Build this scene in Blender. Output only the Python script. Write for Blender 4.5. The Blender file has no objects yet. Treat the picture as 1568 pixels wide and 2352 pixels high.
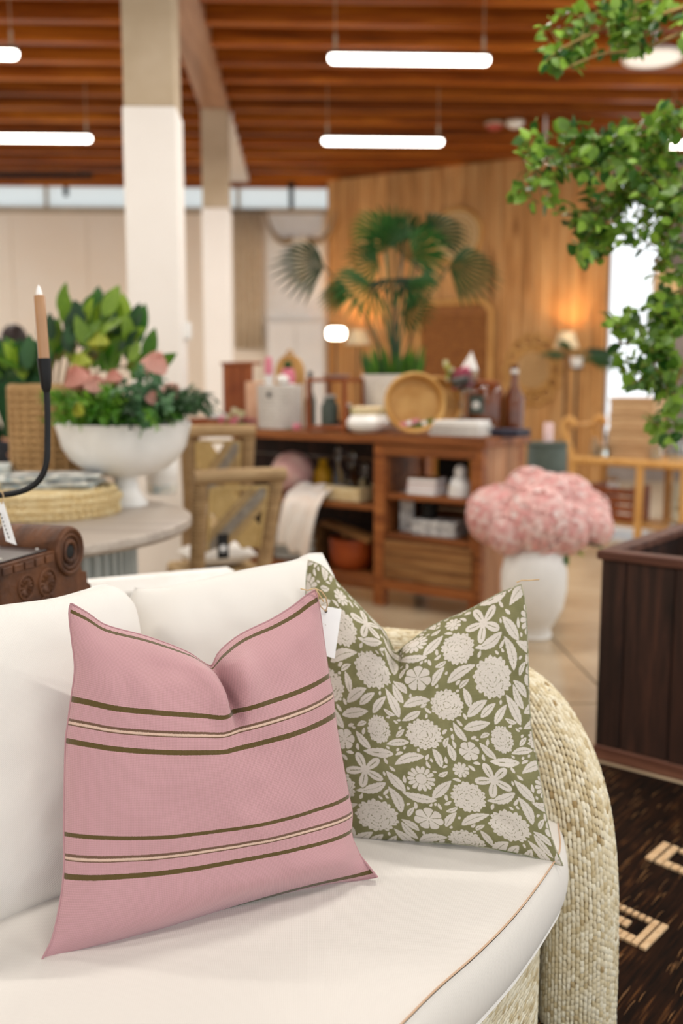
import bpy, math, random
import numpy as np
from mathutils import Vector, Matrix
random.seed(7); rng = np.random.default_rng(11)
scene = bpy.context.scene
COL = scene.collection

# ---------------------------------------------------------------- camera
FPX = 2200.0; PITCH = math.radians(7.66); YAW = math.radians(-2.2); CAMH = 1.25
cd = bpy.data.cameras.new('camera'); cam = bpy.data.objects.new('camera', cd); COL.objects.link(cam)
cam.location = (0, 0, CAMH); cam.rotation_euler = (math.pi/2 - PITCH, 0, YAW)
cd.sensor_fit = 'VERTICAL'; cd.sensor_height = 36.0; cd.sensor_width = 24.0
cd.lens = FPX/2352*36.0; cd.clip_start = 0.05; cd.clip_end = 200
cd.dof.use_dof = True; cd.dof.focus_distance = 1.50; cd.dof.aperture_fstop = 2.2
scene.camera = cam
# ---------------------------------------------------------------- world, light, exposure
world = bpy.data.worlds.new('world'); scene.world = world; world.use_nodes = True
bg = world.node_tree.nodes['Background']
bg.inputs['Color'].default_value = (0.93, 0.97, 1.0, 1); bg.inputs['Strength'].default_value = 1.05
vs = scene.view_settings
vs.view_transform = 'Standard'; vs.look = 'None'; vs.gamma = 1.0; vs.use_curve_mapping = False
vs.exposure = 0.56
cy = scene.cycles
cy.max_bounces = 6; cy.diffuse_bounces = 3; cy.glossy_bounces = 3; cy.transmission_bounces = 5; cy.transparent_max_bounces = 6
cy.adaptive_threshold = 0.03
cy.caustics_reflective = False; cy.caustics_refractive = False

# ---------------------------------------------------------------- camera geometry (photo pixel -> place)
def _rot(v):
    c, s = math.cos(YAW), math.sin(YAW)
    return np.array([c*v[0]-s*v[1], s*v[0]+c*v[1], v[2]])
FW = _rot(np.array([0, math.cos(PITCH), -math.sin(PITCH)]))
UP = _rot(np.array([0, math.sin(PITCH), math.cos(PITCH)]))
RT = _rot(np.array([1.0, 0, 0])); C0 = np.array([0, 0, CAMH])
def ray(u, v): return FW + RT*(u-784)/FPX - UP*(v-1176)/FPX
def P(u, v, Z): return C0 + ray(u, v)*Z
def PZ(u, v, z):
    d = ray(u, v); return C0 + d*(z-CAMH)/d[2]
def proj(p):
    d = np.array(p)-C0; Z = d@FW
    return 784+FPX*(d@RT)/Z, 1176-FPX*(d@UP)/Z, Z

# ---------------------------------------------------------------- materials
def lin(h):
    h = h.lstrip('#'); o = []
    for i in (0, 2, 4):
        c = int(h[i:i+2], 16)/255
        o.append(c/12.92 if c <= 0.04045 else ((c+0.055)/1.055)**2.4)
    return (*o, 1)
class NT:
    def __init__(s, name):
        s.m = bpy.data.materials.new(name); s.m.use_nodes = True
        s.t = s.m.node_tree; s.b = s.t.nodes['Principled BSDF']
    def n(s, t, **k):
        x = s.t.nodes.new(t)
        for a, v in k.items(): setattr(x, a, v)
        return x
    def l(s, a, b): s.t.links.new(a, b)
    def coord(s, scale=(1, 1, 1), kind='Object', rot=(0, 0, 0)):
        tc = s.n('ShaderNodeTexCoord'); mp = s.n('ShaderNodeMapping')
        mp.inputs['Scale'].default_value = scale; mp.inputs['Rotation'].default_value = rot
        s.l(tc.outputs[kind], mp.inputs['Vector']); return mp.outputs['Vector']
    def noise(s, vec, scale, detail=4, rough=0.55, dist=0.0):
        x = s.n('ShaderNodeTexNoise'); x.inputs['Scale'].default_value = scale
        x.inputs['Detail'].default_value = detail; x.inputs['Roughness'].default_value = rough
        x.inputs['Distortion'].default_value = dist
        s.l(vec, x.inputs['Vector']); return x.outputs['Fac']
    def ramp(s, fac, stops, interp='LINEAR'):
        r = s.n('ShaderNodeValToRGB'); cr = r.color_ramp; cr.interpolation = interp
        while len(cr.elements) < len(stops): cr.elements.new(0.5)
        for e, (p, c) in zip(cr.elements, stops):
            e.position = p; e.color = lin(c) if isinstance(c, str) else c
        s.l(fac, r.inputs['Fac']); return r.outputs['Color']
    def mix(s, fac, a, b, mode='MIX'):
        x = s.n('ShaderNodeMix', data_type='RGBA', blend_type=mode)
        for sock, v in ((x.inputs[0], fac), (x.inputs[6], a), (x.inputs[7], b)):
            if hasattr(v, 'is_output'): s.l(v, sock)
            elif isinstance(v, str): sock.default_value = lin(v)
            else: sock.default_value = v
        return x.outputs[2]
    def math(s, op, a, b=None):
        x = s.n('ShaderNodeMath', operation=op)
        for i, v in enumerate((a, b)):
            if v is None: continue
            if hasattr(v, 'is_output'): s.l(v, x.inputs[i])
            else: x.inputs[i].default_value = v
        return x.outputs[0]
    def bump(s, h, strength=0.3, dist=0.01):
        x = s.n('ShaderNodeBump'); x.inputs['Strength'].default_value = strength
        x.inputs['Distance'].default_value = dist; s.l(h, x.inputs['Height'])
        s.l(x.outputs['Normal'], s.b.inputs['Normal'])
    def rand(s):
        return s.n('ShaderNodeObjectInfo').outputs['Random']
    def fin(s, col=None, rough=0.6, spec=0.4, **k):
        if col is not None:
            if hasattr(col, 'is_output'): s.l(col, s.b.inputs['Base Color'])
            else: s.b.inputs['Base Color'].default_value = lin(col)
        s.b.inputs['Roughness'].default_value = rough
        s.b.inputs['Specular IOR Level'].default_value = spec
        for a, v in k.items(): s.b.inputs[a.replace('_', ' ')].default_value = v
        return s.m
M = {}
def plain(name, c1, c2=None, rough=0.6, spec=0.35, scale=12, bump=0.0, bscale=60, stretch=(1, 1, 1), randv=0.0, **k):
    t = NT(name); v = t.coord(stretch)
    col = t.ramp(t.noise(v, scale), [(0.35, c1), (0.65, c2 or c1)])
    if randv:
        hs = t.n('ShaderNodeHueSaturation')
        t.l(t.math('ADD', t.math('MULTIPLY', t.rand(), randv), 1-randv/2), hs.inputs['Value'])
        t.l(col, hs.inputs['Color']); col = hs.outputs['Color']
    if bump: t.bump(t.noise(v, bscale), bump)
    M[name] = t.fin(col, rough, spec, **k); return M[name]
def wood(name, dark, mid, light, axis=2, scale=1.0, rough=0.6, spec=0.3, randv=0.35, knots=False, bump=0.15):
    """streaky timber: noise pulled out along the grain axis"""
    t = NT(name); st = [9*scale]*3; st[axis] = 0.55*scale
    v = t.coord(tuple(st))
    ad = t.n('ShaderNodeVectorMath', operation='ADD'); cm = t.n('ShaderNodeCombineXYZ')
    r = t.math('MULTIPLY', t.rand(), 37.0)
    for i in range(3): t.l(r, cm.inputs[i])
    t.l(v, ad.inputs[0]); t.l(cm.outputs[0], ad.inputs[1]); v = ad.outputs[0]
    n1 = t.noise(v, 1.6, 6, 0.62, 0.6); n2 = t.noise(v, 7.0, 3)
    f = t.math('ADD', t.math('MULTIPLY', n1, 0.75), t.math('MULTIPLY', n2, 0.25))
    col = t.ramp(f, [(0.30, dark), (0.48, mid), (0.68, light)])
    if knots:
        st2 = [2.4]*3; st2[axis] = 0.35
        v2 = t.coord(tuple(st2)); a2 = t.n('ShaderNodeVectorMath', operation='ADD')
        t.l(v2, a2.inputs[0]); t.l(cm.outputs[0], a2.inputs[1])
        k = t.ramp(t.noise(a2.outputs[0], 2.2, 2), [(0.66, (0, 0, 0, 1)), (0.74, (1, 1, 1, 1))])
        col = t.mix(k, col, dark)
    hs = t.n('ShaderNodeHueSaturation')
    t.l(t.math('ADD', t.math('MULTIPLY', t.rand(), randv), 1-randv/2), hs.inputs['Value'])
    t.l(col, hs.inputs['Color'])
    t.bump(f, bump, 0.004)
    M[name] = t.fin(hs.outputs['Color'], rough, spec); return M[name]
def weave_nodes(t, vec_kind, sx, sy, depth=0.25, diag=False):
    v = t.coord((1, 1, 1), vec_kind, (0, 0, math.radians(38) if diag else 0))
    w = []
    for d, s in (('X', sx), ('Y', sy)):
        x = t.n('ShaderNodeTexWave', wave_type='BANDS', bands_direction=d)
        x.inputs['Scale'].default_value = s; x.inputs['Distortion'].default_value = 0.6
        x.inputs['Detail'].default_value = 1.0; x.inputs['Detail Scale'].default_value = 3.0
        t.l(v, x.inputs['Vector']); w.append(x.outputs['Fac'])
    return t.math('MULTIPLY', t.math('ADD', w[0], w[1]), 0.5)
def linen(name, c, c2, rough=0.85, kind='UV', sx=95, sy=95, strength=0.25, diag=False):
    t = NT(name); w = weave_nodes(t, kind, sx, sy, diag=diag)
    v = t.coord((1, 1, 1)); n = t.noise(v, 9, 3)
    col = t.mix(t.math('MULTIPLY', w, 0.55), c, c2)
    t.bump(w, strength, 0.0012)
    M[name] = t.fin(col, rough, 0.2, Sheen_Weight=0.15); return M[name]
def emit(name, c, s):
    t = NT(name); M[name] = t.fin(c, 0.5, 0.2)
    t.b.inputs['Emission Color'].default_value = lin(c); t.b.inputs['Emission Strength'].default_value = s
    return M[name]
def glass(name, c='#ffffff', rough=0.02):
    t = NT(name); M[name] = t.fin(c, rough, 0.5, Transmission_Weight=1.0, IOR=1.45); return M[name]
def leafmat(name, c1, c2, hue=0.03, rough=0.45):
    t = NT(name); v = t.coord((1, 1, 1)); n = t.noise(v, 30, 2)
    col = t.ramp(t.math('ADD', t.math('MULTIPLY', t.rand(), 0.7), t.math('MULTIPLY', n, 0.3)), [(0.2, c1), (0.8, c2)])
    t.l(col, t.b.inputs['Base Color'])
    t.b.inputs['Roughness'].default_value = rough
    tr = t.n('ShaderNodeBsdfTranslucent'); t.l(col, tr.inputs['Color'])
    mx = t.n('ShaderNodeMixShader'); mx.inputs[0].default_value = 0.35
    t.l(t.b.outputs[0], mx.inputs[1]); t.l(tr.outputs[0], mx.inputs[2])
    t.l(mx.outputs[0], t.t.nodes['Material Output'].inputs['Surface'])
    M[name] = t.m; return t.m

# ---------------------------------------------------------------- mesh helpers
class MB:
    def __init__(s): s.V = []; s.F = []
    def add(s, V, F):
        o = len(s.V); s.V += [tuple(map(float, v)) for v in V]; s.F += [tuple(i+o for i in f) for f in F]; return s
    def box(s, x0, x1, y0, y1, z0, z1, b=0.0):
        """box with chamfered edges"""
        b = min(b, (x1-x0)*.45, (y1-y0)*.45, (z1-z0)*.45)
        if b <= 0:
            V = [(x, y, z) for z in (z0, z1) for y in (y0, y1) for x in (x0, x1)]
            return s.add(V, [(0, 2, 3, 1), (4, 5, 7, 6), (0, 1, 5, 4), (2, 6, 7, 3), (0, 4, 6, 2), (1, 3, 7, 5)])
        V = []; idx = {}
        lo = (x0, y0, z0); hi = (x1, y1, z1)
        for sx in (0, 1):
            for sy in (0, 1):
                for sz in (0, 1):
                    sg = (sx, sy, sz)
                    for a in range(3):
                        p = [0, 0, 0]
                        for k in range(3):
                            e = hi[k] if sg[k] else lo[k]
                            p[k] = e if k == a else (e-b if sg[k] else e+b)
                        idx[sg+(a,)] = len(V); V.append(p)
        F = []
        for a in range(3):
            o = [k for k in range(3) if k != a]
            for d in (0, 1):
                q = []
                for e in ((0, 0), (1, 0), (1, 1), (0, 1)):
                    g = [0, 0, 0]; g[a] = d; g[o[0]] = e[0]; g[o[1]] = e[1]; q.append(idx[tuple(g)+(a,)])
                F.append(tuple(q))
            for e in ((0, 0), (1, 0), (1, 1), (0, 1)):
                g0 = [0, 0, 0]; g0[o[0]] = e[0]; g0[o[1]] = e[1]; g1 = list(g0); g1[a] = 1
                F.append((idx[tuple(g0)+(o[0],)], idx[tuple(g1)+(o[0],)], idx[tuple(g1)+(o[1],)], idx[tuple(g0)+(o[1],)]))
        for sx in (0, 1):
            for sy in (0, 1):
                for sz in (0, 1): F.append(tuple(idx[(sx, sy, sz, a)] for a in range(3)))
        return s.add(V, F)
    def obox(s, c, ax, ay, az, b=0.0):
        """box on three half-axis vectors about a centre"""
        m = MB().box(-1, 1, -1, 1, -1, 1)
        c, ax, ay, az = map(np.array, (c, ax, ay, az))
        return s.add([c+ax*v[0]+ay*v[1]+az*v[2] for v in m.V], m.F)
    def lathe(s, prof, n=32, c=(0, 0, 0), sx=1, sy=1):
        V = []; F = []
        for r, z in prof:
            for k in range(n):
                a = 2*math.pi*k/n; V.append((c[0]+r*sx*math.cos(a), c[1]+r*sy*math.sin(a), c[2]+z))
        for i in range(len(prof)-1):
            for k in range(n):
                k2 = (k+1) % n; F.append((i*n+k, i*n+k2, (i+1)*n+k2, (i+1)*n+k))
        if prof[0][0] > 1e-4: F.append(tuple(range(n-1, -1, -1)))
        if prof[-1][0] > 1e-4: F.append(tuple((len(prof)-1)*n+k for k in range(n)))
        return s.add(V, F)
    def tube(s, pts, r, n=8, cap=True, flat=1.0):
        pts = [np.array(p, float) for p in pts]; m = len(pts)
        rs = r if hasattr(r, '__len__') else [r]*m
        up = None; V = []; F = []
        for i in range(m):
            t = pts[min(i+1, m-1)]-pts[max(i-1, 0)]; t = t/(np.linalg.norm(t)+1e-9)
            if up is None:
                up = np.array([0, 0, 1.0]) if abs(t[2]) < 0.9 else np.array([0, 1.0, 0])
            a = np.cross(t, up); a /= np.linalg.norm(a)+1e-9; up = np.cross(a, t)
            for k in range(n):
                g = 2*math.pi*k/n; V.append(pts[i]+rs[i]*(a*math.cos(g)+up*math.sin(g)*flat))
        for i in range(m-1):
            for k in range(n):
                k2 = (k+1) % n; F.append((i*n+k, i*n+k2, (i+1)*n+k2, (i+1)*n+k))
        if cap: F += [tuple(range(n-1, -1, -1)), tuple((m-1)*n+k for k in range(n))]
        return s.add(V, F)
    def ball(s, c, r, nu=16, nv=10, sq=(1, 1, 1), jit=0):
        V = []; F = []
        for i in range(nv+1):
            th = math.pi*i/nv
            for k in range(nu):
                a = 2*math.pi*k/nu; q = 1+random.uniform(-jit, jit)
                V.append((c[0]+r*q*sq[0]*math.sin(th)*math.cos(a), c[1]+r*q*sq[1]*math.sin(th)*math.sin(a), c[2]+r*q*sq[2]*math.cos(th)))
        for i in range(nv):
            for k in range(nu):
                k2 = (k+1) % nu; F.append((i*nu+k, (i+1)*nu+k, (i+1)*nu+k2, i*nu+k2))
        return s.add(V, F)
    def torus(s, c, R, r, ax=(1, 0, 0), ay=(0, 0, 1), n=40, m=8, ph=0):
        ax, ay = np.array(ax, float), np.array(ay, float)
        pts = [np.array(c)+R*(ax*math.cos(2*math.pi*k/n)+ay*math.sin(2*math.pi*k/n)) for k in range(n)]
        nz = np.cross(ax, ay); V = []; F = []
        for k in range(n):
            d = (pts[k]-np.array(c))/R
            for j in range(m):
                g = 2*math.pi*j/m; V.append(pts[k]+r*(d*math.cos(g)+nz*math.sin(g)))
        for k in range(n):
            for j in range(m): F.append((k*m+j, k*m+(j+1) % m, ((k+1) % n)*m+(j+1) % m, ((k+1) % n)*m+j))
        return s.add(V, F)
    def grid(s, A, close_u=False):
        A = np.asarray(A); nu, nv = A.shape[:2]; o = len(s.V)
        s.V += [tuple(p) for p in A.reshape(-1, 3).tolist()]
        for i in range(nu-(0 if close_u else 1)):
            i2 = (i+1) % nu
            for j in range(nv-1): s.F.append((o+i*nv+j, o+i2*nv+j, o+i2*nv+j+1, o+i*nv+j+1))
        return s
    def prism(s, poly, z0, z1):
        n = len(poly)
        V = [(x, y, z0) for x, y in poly]+[(x, y, z1) for x, y in poly]
        return s.add(V, [tuple(range(n-1, -1, -1)), tuple(range(n, 2*n))]+[(i, (i+1) % n, n+(i+1) % n, n+i) for i in range(n)])
    def xform(s, loc=(0, 0, 0), rz=0, tilt=0, tax=(1, 0, 0)):
        mt = Matrix.Translation(loc) @ Matrix.Rotation(rz, 4, 'Z') @ Matrix.Rotation(tilt, 4, Vector(tax))
        s.V = [tuple(mt @ Vector(v)) for v in s.V]; return s
def inv_world(parent, V):
    if parent is None: return V
    mt = parent.matrix_basis.copy()
    if parent.parent: mt = parent.parent.matrix_basis @ mt
    mi = np.array(mt.inverted()); A = np.asarray(V, float)
    return [tuple(r) for r in (A @ mi[:3, :3].T+mi[:3, 3]).tolist()]
def obj(name, mb, mat, parent=None, smooth=True, world=False, loc=None, angle=40):
    V = inv_world(parent, mb.V) if world else mb.V
    me = bpy.data.meshes.new(name); me.from_pydata(V, [], mb.F); me.validate(); me.update()
    if smooth:
        me.polygons.foreach_set('use_smooth', [True]*len(me.polygons))
        try: me.set_sharp_from_angle(angle=math.radians(angle))
        except Exception: pass
    me.materials.append(M[mat] if isinstance(mat, str) else mat)
    o = bpy.data.objects.new(name, me); COL.objects.link(o)
    if parent: o.parent = parent
    if loc is not None: o.location = loc
    return o
USED = {}
def tag(o, label, cat, group=None, kind=None):
    if label: o['label'] = label
    if cat: o['category'] = cat
    if group: o['group'] = group
    if kind: o['kind'] = kind
    return o
def thing(name, label, cat, loc=(0, 0, 0), rz=0, group=None):
    o = bpy.data.objects.new(name, None); COL.objects.link(o); o.empty_display_size = 0.05
    o.location = tuple(map(float, loc)); o.rotation_euler = (0, 0, rz)
    o.matrix_basis = Matrix.Translation(o.location) @ Matrix.Rotation(rz, 4, 'Z')
    return tag(o, label, cat, group)
def struct(name, mb, mat, smooth=False):
    o = obj(name, mb, mat, None, smooth); o['kind'] = 'structure'; return o
def inst(name, me, parent, mt):
    """another object on shared mesh data, placed by a matrix in the parent's frame"""
    o = bpy.data.objects.new(name, me); COL.objects.link(o); o.parent = parent; o.matrix_basis = mt; return o
def leaf_data(name, w, l, mat, fold=0.25, tip=1.0, rows=5, curl=0.15):
    V = []; F = []
    for i in range(rows+1):
        t = i/rows; ww = w*0.5*(math.sin(math.pi*min(1, t**0.8))**0.75 if 0 < t < 1 else 0.02)
        z = -curl*l*t*t
        V += [(-ww, t*l, z+fold*ww), (0, t*l, z), (ww, t*l, z+fold*ww)]
    for i in range(rows):
        a = i*3; F += [(a, a+1, a+4, a+3), (a+1, a+2, a+5, a+4)]
    me = bpy.data.meshes.new(name); me.from_pydata(V, [], F); me.update()
    me.polygons.foreach_set('use_smooth', [True]*len(me.polygons))
    me.materials.append(M[mat]); return me
def orient(pos, d, nrm, sc=1.0):
    y = Vector(d).normalized(); z = Vector(nrm); z = (z-y*z.dot(y))
    if z.length < 1e-4: z = y.orthogonal()
    z.normalize(); x = y.cross(z)
    m = Matrix((x, y, z)).transposed().to_4x4()
    return Matrix.Translation(Vector(pos)) @ m @ Matrix.Scale(sc, 4)
def rnd3(s=1.0): return np.array([random.uniform(-s, s) for _ in range(3)])
def curve_pts(ctrl, n):
    """Catmull-Rom through control points"""
    c = [np.array(p, float) for p in ctrl]; c = [2*c[0]-c[1]]+c+[2*c[-1]-c[-2]]
    out = []; m = len(c)-3
    for k in range(n):
        t = k/(n-1)*m; i = min(int(t), m-1); f = t-i
        a, b, d, e = c[i:i+4]
        out.append(0.5*((2*b)+(-a+d)*f+(2*a-5*b+4*d-e)*f*f+(-a+3*b-3*d+e)*f**3))
    return out
# ---------------------------------------------------------------- materials used
plain('concrete', '#b09a7c', '#c4b194', rough=0.22, spec=0.5, scale=2.2, bump=0.03, bscale=25)
plain('joint', '#5d5142', '#6b5e4d', rough=0.8)
plain('cream_wall', '#f6e3cc', '#f9ead7', rough=0.8, scale=0.8)
plain('white_paint', '#efe9e2', '#f3eee8', rough=0.7, scale=1.5)
plain('column_upper', '#b8a58a', '#c4b299', rough=0.85, scale=4, bump=0.1)
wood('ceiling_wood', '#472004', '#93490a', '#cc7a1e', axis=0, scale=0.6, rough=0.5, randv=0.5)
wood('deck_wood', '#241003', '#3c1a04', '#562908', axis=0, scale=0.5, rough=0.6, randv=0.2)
wood('beam_wood', '#8a5f45', '#a87b5e', '#c79a7c', axis=1, scale=0.7, rough=0.28, spec=0.5, randv=0.1)
wood('plank_wood', '#7c4b1c', '#c79156', '#deb27a', axis=2, scale=0.9, rough=0.6, randv=0.35, knots=True)
wood('console_wood', '#4f2610', '#8a5027', '#a96c3a', axis=0, scale=1.6, rough=0.5, randv=0.4)
wood('console_side', '#6f4428', '#a57551', '#c09672', axis=2, scale=1.8, rough=0.6, randv=0.4)
wood('drawer_wood', '#4a2c17', '#8b5f35', '#b48a58', axis=0, scale=1.8, rough=0.6, randv=0.35)
wood('dark_crate', '#17100c', '#33211a', '#543427', axis=2, scale=1.6, rough=0.6, randv=0.7)
wood('crate_rim', '#3c2119', '#5e3a2c', '#7d5644', axis=0, scale=1.6, rough=0.55)
wood('table_grey', '#857a70', '#a3978b', '#b7aca0', axis=0, scale=1.0, rough=0.4, randv=0.1)
plain('pedestal_grey', '#a7aca8', '#bcc0bb', rough=0.6, scale=3, stretch=(6, 6, .5))
wood('rattan', '#a97436', '#c8944f', '#dcb276', axis=2, scale=2, rough=0.5, randv=0.2)
wood('chair_wrap', '#7a5f42', '#a2845e', '#bfa47c', axis=0, scale=5, rough=0.7, randv=0.25)
wood('chair_strand', '#86704f', '#ad9268', '#c5ab80', axis=0, scale=4, rough=0.7, randv=0.3)
plain('chair_inner', '#c3a56c', '#d2b67e', rough=0.6, scale=30)
plain('grey_strand', '#8a8177', '#a39a8c', rough=0.8, scale=30)
plain('wicker', '#b08a5a', '#caa472', rough=0.7, scale=22, stretch=(1, 1, 14), bump=0.6, bscale=40)
plain('straw', '#d9bd84', '#ecdcb2', rough=0.75, scale=18, stretch=(1, 1, 5), bump=0.5, bscale=50)
plain('bowl_wood', '#b4823f', '#d2a664', rough=0.5, scale=6, stretch=(1, 4, 1))
plain('white_ceramic', '#f1f0ec', '#f5f4f1', rough=0.35, spec=0.5)
plain('white_vase', '#eeeeec', '#f4f4f2', rough=0.55, bump=0.05, bscale=90)
plain('white_cloth', '#efece6', '#f6f4f0', rough=0.9, scale=8)
plain('rope_white', '#cbc6bf', '#e2ded8', rough=0.85, scale=50, bump=0.5, bscale=110)
plain('black_metal', '#0a0a0b', '#101012', rough=0.45, spec=0.3)
plain('black_plate', '#2b2321', '#4b403c', rough=0.3, scale=7)
plain('black', '#0e0d0c', '#151413', rough=0.6)
plain('candle_wax', '#a67b55', '#b98e66', rough=0.28, spec=0.5, scale=4)
plain('flame_white', '#f7f3ec', '#ffffff', rough=0.4)
plain('paper', '#f3f4f5', '#fafafa', rough=0.7)
plain('ink', '#4c4a48', '#5a5856', rough=0.8)
plain('twine', '#c6a77d', '#d6bb93', rough=0.9, scale=120)
plain('stem_green', '#47601f', '#5d7a2c', rough=0.6)
plain('twig_brown', '#7b6236', '#95793f', rough=0.7)
plain('bark', '#5b4733', '#77604a', rough=0.85, scale=20)
leafmat('tree_leaf', '#245412', '#86ac3a'); leafmat('magnolia_leaf', '#2c6410', '#93b233')
leafmat('dark_leaf', '#173a17', '#33602f'); leafmat('fern_leaf', '#3f7d10', '#79a92a')
leafmat('euca_leaf', '#3d6b45', '#6d9668'); leafmat('palm_leaf', '#12321a', '#3a6a2b')
leafmat('lime_flower', '#98a92c', '#c2c64a'); leafmat('grass_leaf', '#204d0a', '#4f7f18')
leafmat('protea', '#d99a8a', '#f0c6b8'); None
leafmat('tulip_pink', '#e06a8a', '#f3a3b6'); leafmat('cream_flower', '#d8d59a', '#f0edd0')
plain('pink_cloth', '#d4a3a2', '#e8c6bd', rough=0.85, scale=14, bump=0.25, bscale=35)
plain('throw_cloth', '#faf7f3', '#f3e4d8', rough=0.9, scale=3, stretch=(1, 6, 1))
plain('copper', '#8a3a14', '#a54d1f', rough=0.45, scale=5)
plain('brown_glass', '#5a2c10', '#6d3714', rough=0.15, spec=0.6)
plain('red_wood', '#7c3c18', '#9a5426', rough=0.5, scale=6)
plain('peach', '#e8b995', '#f0c7a8', rough=0.7)
plain('grey_print', '#8f9093', '#e3e3e0', rough=0.8, scale=38)
plain('blue_print', '#2c4254', '#f2efe6', rough=0.85, scale=17)
plain('pale_print', '#a8bfc6', '#efe8da', rough=0.85, scale=30)
plain('grey_green', '#3f4a43', '#556058', rough=0.5, scale=5)
plain('pink_candle', '#e3c2bf', '#ecd2cf', rough=0.4)
plain('yellow', '#c79412', '#dbab22', rough=0.5)
plain('navy', '#2b2a36', '#3a3a49', rough=0.6)
plain('box_tan', '#b48c62', '#cfae84', rough=0.7, scale=6, stretch=(1, 1, 14))
plain('skin', '#c58e6f', '#cf9a7b', rough=0.5); plain('hair_dark', '#170d0a', '#2a1611', rough=0.5)
plain('green_top', '#0c3216', '#134420', rough=0.85); plain('trouser', '#23262c', '#2d3138', rough=0.85)
plain('shade_cream', '#efd6aa', '#f4e0ba', rough=0.8)
plain('grey_wall', '#7d7067', '#948880', rough=0.8, scale=2)
plain('tan_trim', '#d8b078', '#e0bc88', rough=0.6)
plain('bone', '#e6d8bf', '#f0e6d4', rough=0.6); plain('horn', '#8a7458', '#a8906f', rough=0.4)
plain('curtain', '#d3bd9e', '#dfccb0', rough=0.9)
plain('soil', '#2a1c14', '#3a281d', rough=0.95)
plain('red_dome', '#a8443f', '#b8554f', rough=0.4)
emit('tube_light', '#fff6ea', 6.0); emit('bulb_warm', '#ffb765', 26.0); emit('lamp_white', '#fff3e2', 7.0); emit('disc_glow', '#fff8f0', .4)
glass('clear_glass', '#f4faf8', 0.03)
_t = NT('frosted'); M['frosted'] = _t.fin('#eef2f0', 0.5, 0.3)
_tr = _t.n('ShaderNodeBsdfTranslucent'); _tr.inputs['Color'].default_value = lin('#f8fbfa')
_mx = _t.n('ShaderNodeMixShader'); _mx.inputs[0].default_value = 0.9
_t.l(_t.b.outputs[0], _mx.inputs[1]); _t.l(_tr.outputs[0], _mx.inputs[2])
_t.l(_mx.outputs[0], _t.t.nodes['Material Output'].inputs['Surface'])

# ---------------------------------------------------------------- the setting
floor = struct('floor', MB().box(-6.3, 8.2, -4, 17, -0.12, -0.006), 'joint')
for i in range(8):
    for j in range(11):
        x0 = 1.22-7.2+i*1.8; y0 = -4+j*1.9
        obj('slab', MB().box(x0+.004, x0+1.796, y0+.004, y0+1.896, -0.02, 0, .003), 'concrete', floor, False)
CZ = 4.08                                   # underside of the joists
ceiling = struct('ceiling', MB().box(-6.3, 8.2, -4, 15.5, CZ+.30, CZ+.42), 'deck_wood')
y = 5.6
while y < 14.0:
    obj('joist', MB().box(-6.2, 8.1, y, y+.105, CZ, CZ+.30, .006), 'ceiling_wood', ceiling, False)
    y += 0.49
obj('beam', MB().box(-1.055, -0.765, 5.0, 10.64, CZ-.03, CZ+.30, .008), 'beam_wood', ceiling, False)
obj('beam_lit_end', MB().box(-1.055, -0.765, 10.645, 14.0, CZ-.03, CZ+.30, .008), 'white_paint', ceiling, False)  # far stretch of the beam, white colour paints in window light on its underside
YB = 14.05
wb = struct('wall_back', MB().box(-6.3, .42, YB, YB+.15, 0, 3.68), 'cream_wall')
for k, x in enumerate(np.arange(-6.2, -.95, 1.05)):
    obj('panel', MB().box(x, x+1.04, YB-.012, YB, .12, 3.60, .003), 'cream_wall', wb, False)
struct('trim_1', MB().box(-6.3, .42, YB-.03, YB+.02, 3.62, 3.70, .004), 'column_upper')
struct('trim_2', MB().box(-6.3, .42, YB, YB+.12, 3.99, CZ+.32), 'ceiling_wood')
win = struct('window_1', MB().box(-6.3, .42, YB+.10, YB+.12, 3.66, 3.70), 'column_upper')
for k in range(5):
    x0 = -6.3+k*1.344
    obj('pane', MB().box(x0+.02, x0+1.324, YB+.05, YB+.06, 3.70, 3.99), 'frosted', win, False)
    obj('mullion', MB().box(x0-.02, x0+.02, YB+.03, YB+.09, 3.70, 3.99), 'column_upper', win, False)
struct('baseboard_back', MB().box(-6.3, .42, YB-.025, YB-.012, 0, .12, .003), 'white_paint')
struct('wall_left', MB().box(-6.45, -6.3, -4, 7.0, 0, CZ+.4), 'cream_wall')
w3 = struct('added_window', MB().box(-6.42, -6.34, 7.0, 14.2, 0, .35), 'white_paint')  # unseen glazing, added so daylight reaches the back wall
for yy in np.arange(7.0, 14.3, 1.44): obj('mullion', MB().box(-6.41, -6.35, yy-.03, yy+.03, .35, CZ+.4), 'white_paint', w3, False)
# timber partition set at an angle, one plank after another
WA = np.array([.34, 14.02]); WB = np.array([3.74, 11.94]); WL = np.linalg.norm(WB-WA); wd = (WB-WA)/WL; wn = np.array([wd[1], -wd[0]])
wrz = math.atan2(wd[1], wd[0])
wr = struct('wall_right', MB().box(0, WL, .03, .12, 0, CZ), 'deck_wood')
wr.location = (WA[0], WA[1], 0); wr.rotation_euler = (0, 0, wrz); wr.matrix_basis = Matrix.Translation((WA[0], WA[1], 0)) @ Matrix.Rotation(wrz, 4, 'Z')
x = 0.0
while x < WL-.02:
    w = min(random.uniform(.20, .29), WL-x)
    if WL-x-w < .1: w = WL-x
    obj('plank', MB().box(x+.003, x+w-.003, random.uniform(-.012, 0), .03, 0, CZ, .004), 'plank_wood', wr, False)
    x += w
def onwall(u, v, off=0.0):
    """point on the plank wall seen at a pixel, moved off the face"""
    n3 = np.array([wn[0], wn[1], 0]); a = np.array([WA[0], WA[1], 0])+n3*off
    d = ray(u, v); t = ((a-C0)@n3)/(d@n3); return C0+d*t
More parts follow.
